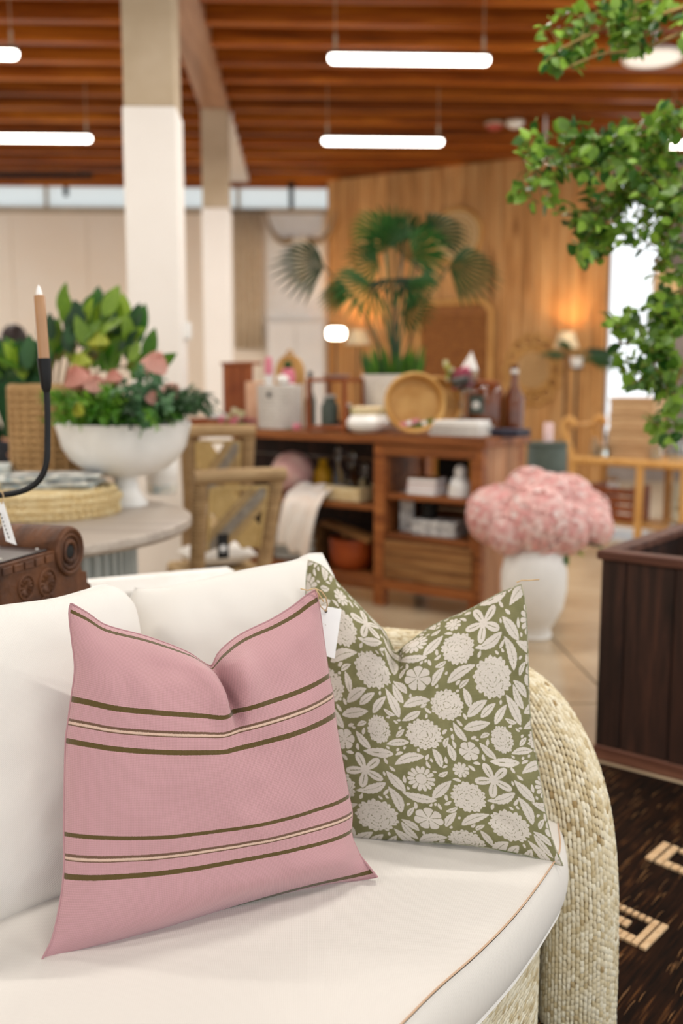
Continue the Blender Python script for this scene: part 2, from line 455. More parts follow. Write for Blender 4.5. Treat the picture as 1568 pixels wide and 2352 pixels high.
# stretch of grey wall and lit header past the glazing at the right
ws = struct('wall_side', MB().box(4.62, 8.2, 12.4, 12.6, 0, CZ), 'grey_wall')
struct('trim_3', MB().box(4.35, 8.2, 11.9, 12.1, 2.36, 2.62, .01), 'tan_trim')
w2 = struct('window_2', MB().box(3.78, 3.84, 12.1, 12.2, 0, CZ), 'white_paint')
obj('mullion', MB().box(3.84, 4.62, 12.13, 12.17, 0.0, .62), 'grey_wall', w2, False)
# columns
def column(x, y, label, hz_, hw_):
    t = thing('column', label, 'column', (x, y, 0), 0, 'square columns')
    obj('shaft', MB().box(-hw_+.008, hw_-.008, -hw_+.008, hw_-.008, hz_, CZ-.03, .008), 'column_upper', t, False)
    obj('cladding', MB().box(-hw_, hw_, -hw_, hw_, 0, hz_, .008), 'white_paint', t, False)
    return t
column(-.868, 5.85, 'nearer square column, white below and bare beige above, behind the pink proteas', 2.80, .152)
column(-.915, 10.5, 'farther square column, white below and beige above, beneath the ceiling beam', 3.06, .145)
t = thing('thermostat', 'small white and grey control box fixed to the nearer column', 'control box', P(421, 760, 5.72))
obj('backplate', MB().box(-.03, .03, .0, .02, -.055, .055, .004), 'grey_print', t); obj('cover', MB().box(-.01, .05, -.03, .0, -.05, .05, .008), 'white_ceramic', t)
# linear lights in their grid
M['tube_light'].cycles.emission_sampling = 'NONE'; TUBE_W = 25.0
LX = (-2.67, .79, 4.25); LY = (9.88, 7.45, 5.02, 2.59, .16)
LLAB = {(.79, 9.88): 'white linear light hanging in the middle of the ceiling, farther of two', (.79, 7.45): 'white linear light hanging in the middle of the ceiling, nearer of two',
        (-2.67, 9.88): 'white linear light at the left edge, left of the nearer column', (-2.67, 7.45): 'white linear light cut off at the upper left edge',
        (4.25, 9.88): 'white linear light cut off at the right edge behind leaves'}
for lx in LX:
    for ly in LY:
        t = thing('linear_light', LLAB.get((lx, ly)) or 'white linear ceiling light %s, %s row, outside the picture' % ({5.02: 'in front of the nearer column', 2.59: 'above the sofa', .16: 'above the camera', 7.45: 'level with the nearer column'}[ly], {-2.67: 'left', .79: 'middle', 4.25: 'right'}[lx]), 'light', (lx, ly, 3.63), 0, 'hanging linear lights')
        n = 9; prof = []
        body = MB(); A = []
        for i in range(13):
            xx = -.6+1.2*i/12; f = 1.0
            A.append([(xx, .052*math.cos(a), .02+.030*math.sin(a)*(1 if math.sin(a) > 0 else .2)) for a in np.linspace(0, 2*math.pi, 13)])
        body.grid(A); obj('housing', body, 'black_metal', t)
        d = MB(); A = []
        xs = [-.6+.04*(1-math.cos(q)) for q in np.linspace(0, math.pi/2, 6)]; fs = [math.sin(q) for q in np.linspace(0, math.pi/2, 6)]
        xs = xs+[-v for v in xs[::-1]]; fs = [max(.05, q) for q in fs+fs[::-1]]
        for xx, f in zip(xs, fs): A.append([(xx, .045*f*math.cos(a), -.002+.040*f*math.sin(a)) for a in np.linspace(0, 2*math.pi, 17)])
        d.grid(A); obj('glow_face', d, 'tube_light', t)
        ld = bpy.data.lights.new('tube_lamp', 'AREA'); ld.shape = 'RECTANGLE'; ld.size = 1.12; ld.size_y = .07; ld.energy = TUBE_W; ld.color = (1, .935, .86)
        lo = bpy.data.objects.new('tube_lamp', ld); COL.objects.link(lo); lo.parent = t; lo.location = (0, 0, -.044)
        for sx in (-.55, .55): obj('hanger', MB().tube([(sx, 0, .04), (sx, 0, .16)], .012, 8).tube([(sx, 0, .16), (sx, 0, CZ+.302-3.63)], .003, 6), 'column_upper', t)
# round pendant discs, detectors, dark rods under the ceiling
for u, v, Z, r, lb in ((1500, 132, 7.2, .235, 'round white ceiling disc half hidden by the topmost leaves'), (1250, 364, 10.5, .205, 'round white ceiling disc, the smaller and farther one, beside leaves')):
    p = P(u, v, Z); t = thing('round_disc', lb, 'light', p, 0, 'round ceiling discs')
    obj('dish', MB().lathe([(.0, .06), (r*.5, .055), (r*.85, .03), (r, .0), (r*.98, -.012), (r*.9, -.015), (r*.88, -.008)], 40), 'white_ceramic', t)
    obj('glow_face', MB().lathe([(r*.88, -.006), (r*.6, -.02), (0, -.026)], 40), 'disc_glow', t)  # the disc is no lamp; faint emission added to brighten its underside
    obj('rod', MB().tube([(0, 0, .05), (0, 0, CZ-p[2]+.302)], .012, 8), 'white_ceramic', t)
for u, v, m_, lb in ((1135, 291, 'red_dome', 'small red dome on the ceiling beside a white detector'), (1182, 287, 'white_ceramic', 'small white round smoke detector on the ceiling')):
    p = PZ(u, v, CZ-.04); t = thing('smoke_detector', lb, 'detector', p, 0)
    obj('cap', MB().lathe([(.095, .04), (.095, .01), (.07, -.02), (.03, -.035), (0, -.036)], 24), m_, t)
    obj('base_ring', MB().lathe([(.1, .04), (.105, .035), (.105, .02), (.097, .012)], 24), 'column_upper', t)
for u, v0, v1, Z, lb in ((148, 355, 448, 13.4, 'thin dark pipe hanging from the ceiling at the left'), (668, 345, 478, 13.5, 'thin dark pipe hanging before the high window')):
    a, b = P(u, v0, Z), P(u, v1, Z); b[:2] = a[:2]
    t = thing('hanging_pipe', lb, 'pipe', b)
    obj('shaft', MB().tube([(0, 0, 0), (0, 0, CZ+.28-b[2])], .035, 8), 'black', t)
    obj('collar', MB().lathe([(.05, .3), (.06, .31), (.06, .36), (.05, .37)], 12), 'black', t)
a, b = P(-60, 403, 13.2), P(212, 403, 13.2); b[2] = a[2]
t = thing('track_rail', 'long black rail hung under the ceiling joists at the left', 'rail', a)
obj('rail', MB().tube([(0, 0, 0), b-a], .035, 6), 'black', t)
for f in (.1, .9): obj('hanger', MB().tube([(b-a)*f, (b-a)*f+np.array([0, 0, CZ+.29-a[2]])], .012, 6), 'black', t)

def islandmat(name, stops, tr=.3, rough=.6):
    t = NT(name); isl = t.n('ShaderNodeNewGeometry').outputs['Random Per Island']; col = t.ramp(isl, stops); t.l(col, t.b.inputs['Base Color']); t.b.inputs['Roughness'].default_value = rough
    x_ = t.n('ShaderNodeBsdfTranslucent'); t.l(col, x_.inputs['Color']); mx = t.n('ShaderNodeMixShader'); mx.inputs[0].default_value = tr
    t.l(t.b.outputs[0], mx.inputs[1]); t.l(x_.outputs[0], mx.inputs[2]); t.l(mx.outputs[0], t.t.nodes['Material Output'].inputs['Surface']); M[name] = t.m
islandmat('hydrangea', [(0.0, '#f0acab'), (0.3, '#f9cbc6'), (0.7, '#fddfd9'), (1.0, '#fff2ee')])
# ---------------------------------------------------------------- soft goods in the foreground
def pchip(pts, q):
    pts = np.array(pts, float); x, y = pts[:, 0], pts[:, 1]; o = np.argsort(x); x, y = x[o], y[o]
    h = np.diff(x); d = np.diff(y)/h; m = np.zeros(len(x)); m[0], m[-1] = d[0], d[-1]
    for i in range(1, len(x)-1):
        if d[i-1]*d[i] > 0: m[i] = 2*d[i-1]*d[i]/(d[i-1]+d[i])
    q = np.asarray(q, float); i = np.clip(np.searchsorted(x, q)-1, 0, len(h)-1); t = (q-x[i])/h[i]
    return y[i]*(2*t**3-3*t**2+1)+h[i]*m[i]*(t**3-2*t**2+t)+y[i+1]*(-2*t**3+3*t**2)+h[i]*m[i+1]*(t**3-t**2)
def smooth_noise(nu, nv, cells, seed):
    r = np.random.default_rng(seed); g = r.standard_normal((cells+3, cells+3))
    def w(n):
        q = np.linspace(0, cells-1e-6, n); i = q.astype(int); f = q-i
        B = np.stack([(1-f)**3, 3*f**3-6*f*f+4, -3*f**3+3*f*f+3*f+1, f**3], 1)/6
        W = np.zeros((n, cells+3)); 
        for k in range(4): W[np.arange(n), i+k] += B[:, k]
        return W
    return w(nu) @ g @ w(nv).T
def cushion(root, L, R, B, T, Zc, tf, tb, nu, nv, mat, pw=(2.2, .6), mod=None, wrinkle=.004, seed=1, dp=(4, 3), back_div=6, uvs=(1, 1), sag=0, tuck=0):
    """two sewn panels: outline curves carry (parameter, px, py); Zc = depth of BL BR TL TR; returns front object and grids"""
    def build(nu, nv, sign, name, thick):
        s = np.linspace(0, 1, nu); t = np.linspace(0, 1, nv); S, Tt = np.meshgrid(s, t, indexing='ij')
        def ev(c, q): return np.stack([pchip([(a, b) for a, b, _ in c], q), pchip([(a, d) for a, _, d in c], q)], -1)
        l, r, b, tp = ev(L, t), ev(R, t), ev(B, s), ev(T, s)
        bl, br, tl, tr = l[0], r[0], l[-1], r[-1]
        lin_l = bl+(tl-bl)*t[:, None]; lin_r = br+(tr-br)*t[:, None]
        lin_b = bl+(br-bl)*s[:, None]; lin_t = tl+(tr-tl)*s[:, None]
        S3, T3 = S[..., None], Tt[..., None]
        uv = ((1-S3)*(1-T3)*bl+S3*(1-T3)*br+(1-S3)*T3*tl+S3*T3*tr
              + (1-S3)**1.6*(l-lin_l)[None]+S3**1.6*(r-lin_r)[None]
              + T3**dp[0]*(tp-lin_t)[:, None]+(1-T3)**dp[1]*(b-lin_b)[:, None])
        uv[..., 1] += sag*4*S*(1-S)*np.sin(math.pi*Tt**1.25)
        Z = (1-S)*(1-Tt)*Zc[0]+S*(1-Tt)*Zc[1]+(1-S)*Tt*Zc[2]+S*Tt*Zc[3]
        Z = Z+tuck*(1-Tt)**5*np.clip(4*S*(1-S), 0, 1)**.5
        d = FW+RT*((uv[..., 0:1]-784)/FPX)-UP*((uv[..., 1:2]-1176)/FPX)
        p = C0+d*Z[..., None]
        q = [P(*c, z) for c, z in zip((bl, br, tl, tr), Zc)]
        n = np.cross(q[1]-q[0], q[2]-q[0]); n /= np.linalg.norm(n)
        if n@(C0-q[0]) < 0: n = -n
        h = (np.clip(1-np.abs(2*S-1)**pw[0], 0, 1)*np.clip(1-np.abs(2*Tt-1)**pw[0], 0, 1))**pw[1]
        e = np.minimum(1, 8*np.minimum(np.minimum(S, 1-S), np.minimum(Tt, 1-Tt)))
        hh = h*thick
        if sign > 0:
            if mod is not None: hh = mod(S, Tt, hh)
            hh = hh+wrinkle*e*smooth_noise(nu, nv, 9, seed)+wrinkle*.5*e*smooth_noise(nu, nv, 22, seed+5)
        p = p+n*(sign*hh)[..., None]
        m = MB().grid(p); 
        if sign < 0: m.F = [f[::-1] for f in m.F]
        o = obj(name, m, mat, root, True, True, angle=180)
        ul = o.data.uv_layers.new(name='UVMap'); li = np.zeros(len(o.data.loops), dtype=np.int32)
        o.data.loops.foreach_get('vertex_index', li)
        U = np.stack([S.ravel()*uvs[0], Tt.ravel()*uvs[1]], 1)[li]; ul.data.foreach_set('uv', U.ravel())
        return o, p, S, Tt, n
    f = build(nu, nv, 1, 'front_panel', tf)
    build(max(24, nu//back_div), max(24, nv//back_div), -1, 'back_panel', tb)
    return f
def seam(root, p, mat, r=.0022, step=3):
    ring = list(p[:, 0][::step])+list(p[-1, :][::step])+list(p[::-1, -1][::step])+list(p[0, ::-1][::step])
    ring.append(ring[0]); obj('seam', MB().tube(ring, r, 6), mat, root, True, True)

linen('seat_linen_shaded', '#dcd8d1', '#ece8e2', kind='Object', sx=115, sy=115, strength=0.3)  # same cloth as the back cushions, seat shading put into a darker colour
linen('back_linen', '#e6e3dc', '#f3f0eb', kind='UV', sx=70, sy=70, strength=0.3, diag=True)
# pink woven pillow material: stripes set by the weave
t = NT('pink_weave'); w = weave_nodes(t, 'UV', 62, 62)
uvn = t.n('ShaderNodeTexCoord'); sp = t.n('ShaderNodeSeparateXYZ'); t.l(uvn.outputs['UV'], sp.inputs[0])
ns = t.noise(t.coord((260, 40, 1), 'UV'), 1.0, 2)
tv = t.math('ADD', sp.outputs['Y'], t.math('MULTIPLY', t.math('SUBTRACT', ns, 0.5), 0.0035))
PK, OL, CR, OL2 = '#c3969a', '#5b4a22', '#d7b9a6', '#6e5240'
st = [(0, PK)]
for c in (.03, .225, None, .34, .60, None, .72, .979):
    pass
def stripe(c, hw=.0068): st.extend([(c-hw, OL), (c+hw, PK)])
def double(c): st.extend([(c-.0095, OL2), (c-.0042, CR), (c+.0042, OL2), (c+.0095, PK)])
stripe(.016); stripe(.225); double(.28); stripe(.34); stripe(.60); double(.655); stripe(.72); stripe(.977, .006)
base = t.ramp(tv, st, 'CONSTANT')
var = t.noise(t.coord((3, 3, 3)), 6, 3)
fine = t.noise(t.coord((420, 420, 1), 'UV'), 1.0, 2)
mul = t.ramp(t.math('ADD', t.math('MULTIPLY', w, .55), t.math('MULTIPLY', fine, .5)), [(0.2, (.80, .80, .80, 1)), (0.85, (1.08, 1.08, 1.08, 1))])
col = t.mix(1.0, base, mul, 'MULTIPLY'); t.bump(t.math('ADD', w, fine), 0.3, .001)
M['pink_weave'] = t.fin(col, .75, .25, Sheen_Weight=.25)
# green block print: colour carried per vertex, drawn below
t = NT('green_print'); at = t.n('ShaderNodeAttribute', attribute_name='print')
w = weave_nodes(t, 'UV', 58, 58); fine = t.noise(t.coord((300, 300, 1), 'UV'), 1.0, 2)
big = t.noise(t.coord((9, 9, 1), 'UV'), 1.0, 3)
gcol = t.ramp(big, [(0.3, '#716f4c'), (0.7, '#85825c')]); ccol = t.ramp(fine, [(0.3, '#c8c0b5'), (0.7, '#dbd4cb')])
fac = t.math('ADD', at.outputs['Fac'], t.math('MULTIPLY', t.math('SUBTRACT', fine, .5), .55))
fac = t.ramp(fac, [(0.42, (0, 0, 0, 1)), (0.60, (1, 1, 1, 1))])
t.bump(w, .3, .001); M['green_print'] = t.fin(t.mix(fac, gcol, ccol), .85, .2)

# --- seat cushion
SEATZ = .425
front = [(.475, 1.70), (.452, 1.60), (.415, 1.53), (.333, 1.402), (.255, 1.30), (.176, 1.21), (.10, 1.115), (0, 1.01), (-.2, .87), (-.5, .75), (-1.0, .68), (-1.5, .75)]
backp = [(-1.6, 1.2), (-1.45, 1.5), (-.95, 1.62), (-.5, 1.83), (0, 2.0), (.25, 1.98), (.38, 1.88), (.45, 1.78)]
poly = curve_pts([(x, y, 0) for x, y in front], 70)[:-1]+curve_pts([(x, y, 0) for x, y in [front[-1]]+backp+[front[0]]], 40)[:-1]
poly = np.array([p[:2] for p in poly]); cen = np.array([-.45, 1.35])
tan = np.roll(poly, -1, 0)-np.roll(poly, 1, 0); tan /= np.linalg.norm(tan, axis=1)[:, None]; nout = np.stack([-tan[:, 1], tan[:, 0]], 1)
if ((poly-cen)*nout).sum() < 0: nout = -nout
seat = thing('seat_cushion', 'white linen sofa seat cushion with curved front edge under the pillows', 'cushion', (-.3, 1.35, .31))
rows = []
for f in np.linspace(0.0, 1, 26)**.7: rows.append([(*(cen+(q-cen)*f), SEATZ+.022*(1-f**2.2)) for q in poly])
top = MB().grid(np.array(rows).transpose(1, 0, 2), True)
rows2 = []
for a in np.linspace(0, 1, 12):
    off = .016*math.sin(math.pi*a)**.7; z = SEATZ-.004-a*.108
    rows2.append([(*(q+n_*off), z) for q, n_ in zip(poly, nout)])
obj('top_panel', top, 'seat_linen_shaded', seat, True, True, angle=80)
obj('boxing', MB().grid(np.array(rows2).transpose(1, 0, 2), True), 'seat_linen_shaded', seat, True, True, angle=80)
obj('bottom_panel', MB().add([(*q, SEATZ-.112) for q in poly], [tuple(range(len(poly)))]), 'seat_linen_shaded', seat, False, True)
plain('seam_tan', '#c9a98c', '#d3b59a', rough=.9); plain('seam_white', '#e9e6e0', '#f0ede8', rough=.9)
for nm, z, m_, r in (('top_seam', SEATZ, 'seam_tan', .0016), ('bottom_piping', SEATZ-.112, 'seam_white', .005)):
    ring = [(*q, z) for q in poly]; ring.append(ring[0]); obj(nm, MB().tube(ring, r, 6), m_, seat, True, True)

# --- back cushions
def boxy(S, T_, h): return h
r1 = thing('back_cushion', 'white linen back cushion at the left edge, behind the pink pillow', 'cushion', (-.5, 1.55, .43), 0, 'white sofa back cushions')
f = cushion(r1, [(0, -420, 2330), (.5, -430, 1900), (1, -400, 1450)], [(0, 225, 2075), (.25, 275, 1930), (.6, 310, 1680), (.85, 313, 1470), (.94, 307, 1405), (1, 285, 1362)],
            [(0, -420, 2330), (.35, -160, 2210), (.65, 0, 2140), (.85, 140, 2085), (1, 225, 2075)],
            [(0, -400, 1450), (.3, -200, 1425), (.58, 0, 1394), (.75, 120, 1378), (.86, 195, 1358), (.93, 240, 1345), (1, 285, 1362)],
            (1.28, 1.62, 1.46, 1.76), .10, .05, 90, 90, 'back_linen', (3.2, .45), None, .003, 21, (5, 5), 4, (1.3, 1.2))
seam(r1, f[1], 'seam_white', .003)
r2 = thing('back_cushion', 'white linen back cushion between the pink pillow and the green pillow', 'cushion', (0, 1.85, .43), 0, 'white sofa back cushions')
f = cushion(r2, [(0, 330, 2010), (.4, 300, 1750), (.8, 300, 1480), (.93, 294, 1400), (1, 312, 1350)], [(0, 815, 1900), (.4, 800, 1680), (.8, 782, 1420), (.93, 768, 1335), (1, 738, 1272)],
            [(0, 330, 2010), (.5, 560, 1960), (1, 815, 1900)],
            [(0, 312, 1350), (.1, 350, 1352), (.3, 440, 1338), (.6, 580, 1307), (.85, 680, 1288), (.93, 710, 1274), (1, 738, 1272)],
            (1.72, 1.87, 1.88, 2.0), .085, .05, 90, 90, 'back_linen', (3.2, .45), None, .003, 22, (5, 5), 4, (1.2, 1.2))
seam(r2, f[1], 'seam_white', .003)

# --- pink striped pillow
def crease(sc, t0, w, depth, lobe, belly=0.0):
    def mod(S, T_, h):
        g = 1/(1+np.exp(-(T_-t0)/.035)); x = S-sc(T_)
        gr = np.exp(-(x/w)**2)*g
        side = np.where(x > 0, np.exp(-((x-.06)/.055)**2), np.exp(-((x+.06)/.06)**2)*.9)*g
        return h*(1-depth*gr)*(1+belly*np.exp(-((T_-.10)/.10)**2))+lobe*side*np.clip((1-T_)*12, 0, 1)
    return mod
pk = thing('pink_pillow', 'dusty pink square pillow with olive stripes and a chopped top, in front', 'pillow', (-.13, 1.4, .43))
Lp = [(0, 88, 2238), (.028, 93, 2214), (.10, 122, 2150), (.225, 146, 2012), (.28, 148, 1970), (.34, 147, 1916), (.45, 148, 1825), (.60, 151, 1702), (.655, 156, 1660), (.72, 163, 1608), (.80, 172, 1535), (.9, 164, 1460), (.977, 159, 1404), (1, 163, 1386)]
Rp = [(0, 866, 2012), (.03, 848, 1990), (.10, 822, 1955), (.225, 806, 1905), (.28, 808, 1868), (.34, 800, 1826), (.45, 786, 1750), (.60, 768, 1640), (.655, 764, 1596), (.72, 755, 1552), (.85, 742, 1462), (.977, 730, 1378), (1, 724, 1354)]
Bp = [(0, 88, 2238), (.1, 165, 2212), (.3, 330, 2160), (.55, 545, 2085), (.8, 735, 2036), (.93, 828, 2020), (1, 866, 2014)]
Tp = [(0, 163, 1386), (.07, 200, 1408), (.14, 240, 1435), (.3, 335, 1462), (.45, 430, 1498), (.535, 484, 1530), (.58, 500, 1502), (.66, 545, 1462), (.8, 628, 1420), (.9, 672, 1392), (.96, 705, 1366), (1, 724, 1354)]
fp, gp, S_, T_, npk = cushion(pk, Lp, Rp, Bp, Tp, (1.345, 1.565, 1.455, 1.665), .088, .06, 200, 200, 'pink_weave', (2.3, .62),
        crease(lambda t: .60-.06*np.clip((t-.7)/.3, 0, 1), .735, .024, .93, .020, .45), .005, 3, (4.5, 5), sag=38, tuck=.05)
# --- green printed pillow
gn = thing('green_pillow', 'olive green pillow printed with cream flowers, against the wicker arm', 'pillow', (.18, 1.68, .43))
Lg = [(0, 668, 1925), (.5, 690, 1640), (.8, 700, 1430), (.93, 704, 1330), (1, 708, 1287)]
Rg = [(0, 1292, 1988), (.05, 1275, 1950), (.15, 1258, 1895), (.35, 1238, 1780), (.6, 1216, 1640), (.8, 1211, 1500), (.93, 1207, 1400), (1, 1197, 1342)]
Bg = [(0, 668, 1925), (.3, 860, 1930), (.6, 1050, 1938), (.85, 1200, 1962), (1, 1292, 1988)]
Tg = [(0, 708, 1287), (.06, 735, 1298), (.16, 785, 1350), (.3, 850, 1418), (.38, 885, 1455), (.43, 905, 1502), (.48, 930, 1483), (.6, 995, 1437), (.75, 1075, 1402), (.9, 1150, 1362), (1, 1197, 1342)]
fg, gg, S_, T_, ng = cushion(gn, Lg, Rg, Bg, Tg, (1.755, 1.665, 1.86, 1.75), .085, .06, 520, 600, 'green_print', (2.3, .62),
        crease(lambda t: .44-.0*t, .80, .026, .93, .016), .0048, 8, (4.5, 5), 10, sag=15)
# print tile, drawn motif by motif
TW, TH = 300, 366; sx_ = np.arange(TW); sy_ = np.arange(TH); XX, YY = np.meshgrid(sx_, sy_, indexing='ij')
tile = np.zeros((TW, TH), bool); occ = np.zeros((TW, TH), bool); fl = rng.random((TW, TH))
def loc_(cx, cy):
    dx = (XX-cx+TW/2) % TW-TW/2; dy = (YY-cy+TH/2) % TH-TH/2; return dx, dy
def dil(m, n):
    for _ in range(n): m = m | np.roll(m, 1, 0) | np.roll(m, -1, 0) | np.roll(m, 1, 1) | np.roll(m, -1, 1)
    return m
def put(m, holes=None, margin=3):
    global tile, occ
    tile = (tile & ~dil(m, 1)) | (m if holes is None else m & ~holes); occ = occ | dil(m, margin)
def leafm(cx, cy, ln, wd_, a, curve=0.0, vein=True):
    dx, dy = loc_(cx, cy); u = dx*math.cos(a)+dy*math.sin(a); n = -dx*math.sin(a)+dy*math.cos(a)
    q = u/ln+.5; n = n-curve*ln*(q-.5)**2; ok = (q > 0) & (q < 1); qq = np.clip(q, 0, 1)
    saw = .84+.16*((qq*7) % 1.0)
    m = ok & (np.abs(n) < wd_*.5*np.sin(math.pi*qq**.85)**.85*saw)
    return m, ((np.abs(n) < .7) & (q < .8) & (q > .12)) if vein else None
def daisy(cx, cy, R, n=14, ph=0):
    dx, dy = loc_(cx, cy); r = np.hypot(dx, dy); th = np.arctan2(dy, dx)+ph; pt = np.abs(np.cos(n*th/2))
    m = r < R*(.70+.30*pt**.6)
    put(m, ((r > .42*R) & (pt < .27)) | ((r > .40*R) & (r < .45*R)) | ((r < .38*R) & (fl > .88)))
def slit(cx, cy, R, n=7, ph=.3):
    dx, dy = loc_(cx, cy); r = np.hypot(dx, dy); th = np.arctan2(dy, dx)+ph
    put(r < R*(.78+.22*np.abs(np.cos(n*th/2))**.5), (np.abs(np.cos(n*th/2))*r*.5 < .035*R+.03*r) & (r > .12*R) & (r < .92*R))
def peony(cx, cy, R, ph=0, ex=1.0):
    dx, dy = loc_(cx, cy); dx = dx/ex; r = np.hypot(dx, dy); th = np.arctan2(dy, dx)+ph
    m = r < R*(.78+.12*np.abs(np.cos(4.5*th))+.12*np.abs(np.cos(11*th+1)))
    arcs = np.zeros_like(m)
    for q, (fr_, nn_) in enumerate(((.22, 3), (.42, 5), (.62, 7), (.80, 9))):
        edge = fr_*R*(.86+.22*np.abs(np.cos(nn_*th/2+q))); arcs |= (np.abs(r-edge) < .75) & (fl > .22)
        arcs |= (np.abs(np.cos(nn_*th/2+q))*r < .9) & (r > edge*.8) & (r < edge*1.0)
    arcs |= (fl > .93) & (r < .75*R)
    put(m, arcs)
def lily(cx, cy, R, ph=0):
    dx, dy = loc_(cx, cy); r = np.hypot(dx, dy); th = np.arctan2(dy, dx)+ph
    m = r < R*(.16+.84*np.abs(np.cos(2.5*th))**1.3)
    put(m, (np.abs(np.sin(2.5*th))*r < .05*R) & (r > .25*R) & (r < .8*R))
daisy(45, 205, 33); slit(50, 95, 33); peony(150, 165, 42, .4); peony(235, 95, 47, 1.1, 1.05); peony(120, 30, 38, 2.0, 1.1); lily(215, 215, 46, .5)
peony(250, 320, 36, .2, .8); slit(165, 285, 25, 6, .9); peony(60, 320, 40, .9, 1.15); daisy(140, 235, 20, 9, .4)
sz = [(74, 26)]*160+[(52, 20)]*300+[(32, 13)]*420+[(20, 9)]*420+[(12, 7)]*300
for ln, wdt in sz:
    a = random.choice((.6, 1.1, 1.6, 2.1, 2.6, 3.4))+random.uniform(-.35, .35)
    cx, cy = random.uniform(0, TW), random.uniform(0, TH)
    if occ[int(cx) % TW, int(cy) % TH]: continue
    m, hv = leafm(cx, cy, ln*random.uniform(.85, 1.15), wdt, a, random.uniform(-.4, .4), ln > 25)
    if (m & occ).sum() > .03*m.sum(): continue
    put(m & ~occ, hv, 1)
ft = tile.astype(float); k5 = ft.copy()
for ax in (0, 1): k5 = (np.roll(k5, 1, ax)+2*k5+np.roll(k5, -1, ax))/4
pu = (S_*.52/.265*TW+40) % TW; pv = (T_*.54/.323*TH+20) % TH
i0 = pu.astype(int) % TW; j0 = pv.astype(int) % TH; fu = pu-np.floor(pu); fv = pv-np.floor(pv); i1 = (i0+1) % TW; j1 = (j0+1) % TH
val = k5[i0, j0]*(1-fu)*(1-fv)+k5[i1, j0]*fu*(1-fv)+k5[i0, j1]*(1-fu)*fv+k5[i1, j1]*fu*fv
ca = fg.data.color_attributes.new('print', 'FLOAT_COLOR', 'POINT')
cv = np.ones((val.size, 4), np.float32); cv[:, :3] = val.reshape(-1, 1); ca.data.foreach_set('color', cv.ravel())
bk = [c for c in gn.children if c.name.startswith('back_panel')][0]
bb = bk.data.color_attributes.new('print', 'FLOAT_COLOR', 'POINT'); nb = len(bk.data.vertices)
cv = np.ones((nb, 4), np.float32); cv[:, :3] = (rng.random((nb, 1)) > .4); bb.data.foreach_set('color', cv.ravel())
seam(pk, gp, 'pink_weave', .0018); 
plain('green_seam', '#70784f', '#c8c0ae', rough=.9, scale=90); seam(gn, gg, 'green_seam', .0018, 5)
# twine end at the green pillow's corner
a = P(1197, 1345, 1.75)
obj('twine_end', MB().tube([P(1186, 1338, 1.75), P(1197, 1333, 1.75), P(1215, 1333, 1.74), P(1238, 1331, 1.73)], .0012, 6), 'twine', gn, True, True)
# paper price tag on twine at the pink pillow's corner
tg = thing('price_tag', 'white paper price tag tied by twine to the pink pillow corner', 'tag', P(752, 1500, 1.71))
q = [P(732, 1390, 1.70), P(784, 1399, 1.715), P(768, 1513, 1.705), P(728, 1500, 1.695)]
n = np.cross(q[1]-q[0], q[3]-q[0]); n /= np.linalg.norm(n); 
if n@(C0-q[0]) < 0: n = -n
o = len(q); obj('card', MB().add([p+n*.0006 for p in q]+[p-n*.0006 for p in q], [(0, 1, 2, 3), (7, 6, 5, 4), (0, 4, 5, 1), (1, 5, 6, 2), (2, 6, 7, 3), (3, 7, 4, 0)]), 'paper', tg, False, True)
h = P(748, 1404, 1.70); ex = (q[1]-q[0])/np.linalg.norm(q[1]-q[0]); ey = np.cross(n, ex)
hole = [h+.0028*(ex*math.cos(a)+ey*math.sin(a))+n*.0009 for a in np.linspace(0, 2*math.pi, 16, False)]
obj('eyelet', MB().add(hole, [tuple(range(16))]), 'ink', tg, False, True)
tw = MB().tube([P(690, 1352, 1.655), P(706, 1356, 1.65), P(722, 1351, 1.648), P(738, 1358, 1.65), P(748, 1372, 1.665), P(752, 1390, 1.69), P(748, 1404, 1.698)], .0012, 6)
tw.tube([P(724, 1352, 1.648), P(733, 1366, 1.652), P(743, 1382, 1.67)], .0014, 6).tube([P(731, 1362, 1.655), P(731, 1380, 1.665), P(737, 1394, 1.69), P(748, 1404, 1.698)], .001, 6)
obj('twine', tw, 'twine', tg, True, True); tg['label'] = 'white paper price tag tied by twine to the pink pillow corner'
pr = [h-ey*.022*s_+ex*d_+n*.0008 for s_, d_ in ((1.0, -.001), (1.06, .003), (1.1, .004))]
obj('print', MB().ball(pr[0], .0006, 6, 4).ball(pr[1], .0009, 6, 4).ball(pr[2], .0008, 6, 4), 'rope_white', tg, True, True)

